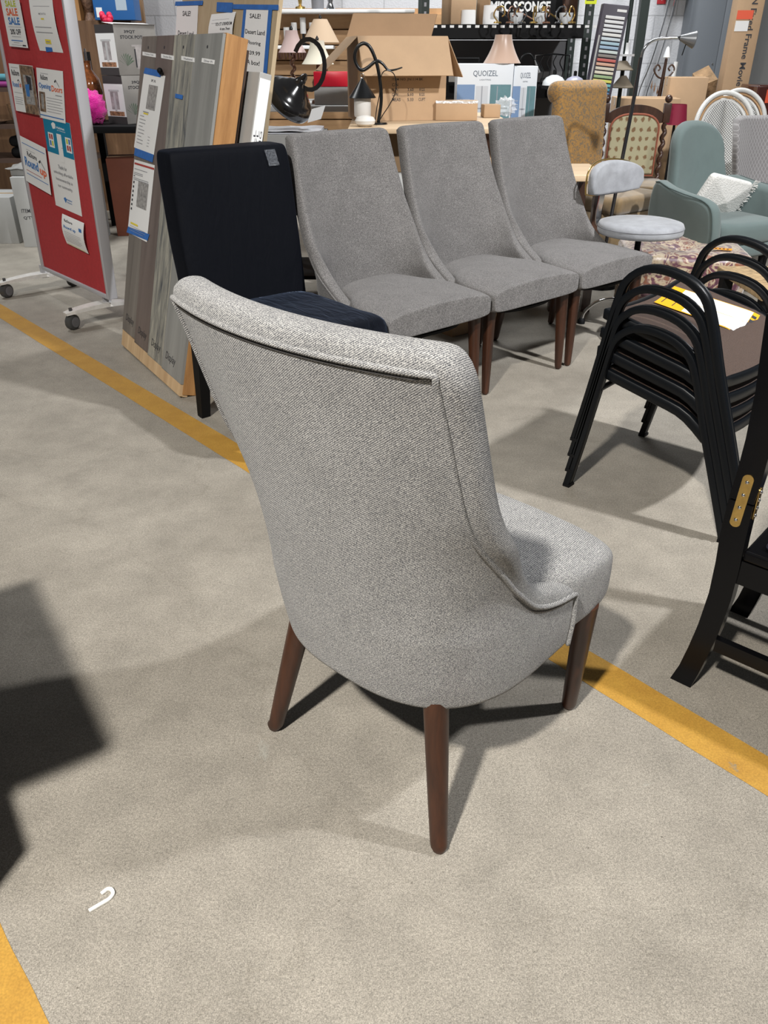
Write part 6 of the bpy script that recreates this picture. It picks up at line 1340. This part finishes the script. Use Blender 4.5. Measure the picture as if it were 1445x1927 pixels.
# cartons on the right
lc = cardbox('carton', (.48, .40, .98), 'wide brown carton behind the carved floral chair', 'box', (2.12, 7.28, 0), math.radians(-6))
cardbox('carton', (.30, .3, 1.12), 'tall tan carton behind the white woven chairs', 'box', (2.50, 7.50, 0), math.radians(-8))
solo('torn_carton', MB().loops([[(-.06, -.1, 0), (.08, -.1, 0), (.08, .1, 0), (-.06, .1, 0)], [(-.06, -.1, 1.05), (.08, -.1, 1.10), (.07, .1, 1.2), (-.06, .1, 1.14)]]), mat('torn_card', (0.3, 0.19, 0.1), .85, var=.3, vscale=12, bump=.4, bscale=30), 'torn brown carton leaning beside the tall framed-screen box', 'box', (2.72, 7.72, 0), .1)
cs = thing('crimson_lamp', 'floor lamp with crimson drum shade beside the wide brown carton', 'floor lamp', (at(1272, 215, 6.55).x, 6.55, 0)); u0, u1 = at(1272, 234, 6.55), at(1272, 196, 6.55)
shade_mb(.086, .066, u1.z - u0.z, u0.z, 0).build('lamp_shade', mat('crimson_fabric', (0.22, 0.004, 0.03), .7), cs, auto=60); MB().tube([(0, 0, .02), (0, 0, u1.z - .02)], .01, 8).build('pole', M_black, cs); MB().lathe([(.001, 0), (.1, 0), (.09, .02), (.001, .03)], 20).build('base', M_black, cs)
tb = thing('tall_carton', 'very tall tan screen box with vertical print, standing right of the electrical panel', 'box', (2.86, 7.42, 0)); tb.rotation_euler = (0, 0, math.radians(-8))
MB().rbox((-.10, -.10, 0), (.10, .10, 2.3), .004, 2).build('body', M_card, tb)
e = MB(); e.m = 0; e.textbox('ELUNEVISION Fixed Frame Movie Screen', (.0, -.1012, 1.75), (0, 0, -1), (1, 0, 0), 1.05, .05, .02) if 0 else e.textbox('PRON Fixed Frame Movie Screen', (.005, -.1012, 1.80), (0, 0, -1), (1, 0, 0), .95, .045, .02); e.m = 1; e.box((-.09, -.1014, 1.52), (.03, -.1002, 1.58)); e.m = 2; e.box((-.09, -.1014, 1.44), (.01, -.1002, 1.51)); e.build('print', [M_ink, mat('red_orange_tag', (0.75, 0.1, 0.04), .5), M_white], tb)
lq = thing('lacquer_cabinet', 'dark brown lacquered cabinet with an orange tag at the right edge', 'cabinet', (3.05, 7.02, 0)); MB().rbox((-.20, -.15, 0), (.30, .2, 1.08), .012).build('body', mat('brown_lacquer', (0.05, 0.012, 0.008), .15, coat=.6), lq)
MB().box((-.13, -.1515, .96), (-.07, -.1502, 1.05)).build('orange_tag', mat('red_orange_tag', (0.75, 0.1, 0.04), .5), lq)
solo('white_tube', MB().tube([(0, 0, 0), (.05, 0.1, 1.22)], .02, 12), M_white, 'white plastic tube leaning beside the electrical panel', 'tube', (at(1265, 190, 8.3).x - .04, 8.3, 0))
# things in the gap at the right edge behind the folding chair
table('wood_bench', 'worn tan board table behind the stacked patio chairs at right', 1.62, 2.3, 3.42, 3.95, .40, .03, mat('tan_chipboard', (0.36, 0.25, 0.13), .7, var=.35, vscale=30), M_blackm)

# ================================================================ OPEN CABINET LEFT OF THE CAMERA (just outside the frame, it throws the shadow on the floor at left)
cu = Vector((.55, -.835, 0)).normalized(); cv = Vector((.835, .55, 0)).normalized()
sc_ = thing('open_cabinet', 'dark wooden open-topped cabinet left of the camera, throwing its shadow across the floor', 'cabinet', M=basis(cv, -cu, Vector((0, 0, 1)), (-.743, .71, 0)))
MB().rbox((-.8, 0, .79), (0, .62, .83), .006).build('top_board', M_dkw, sc_)
MB().rbox((-.8, 0, .0), (0, .62, .46), .01).build('body', M_dkw, sc_)
for x in (-.77, -.42):
    for y in (.08, .56): MB().box((x - .025, y - .025, .46), (x + .025, y + .025, .79)).build('upright', M_dkw, sc_)
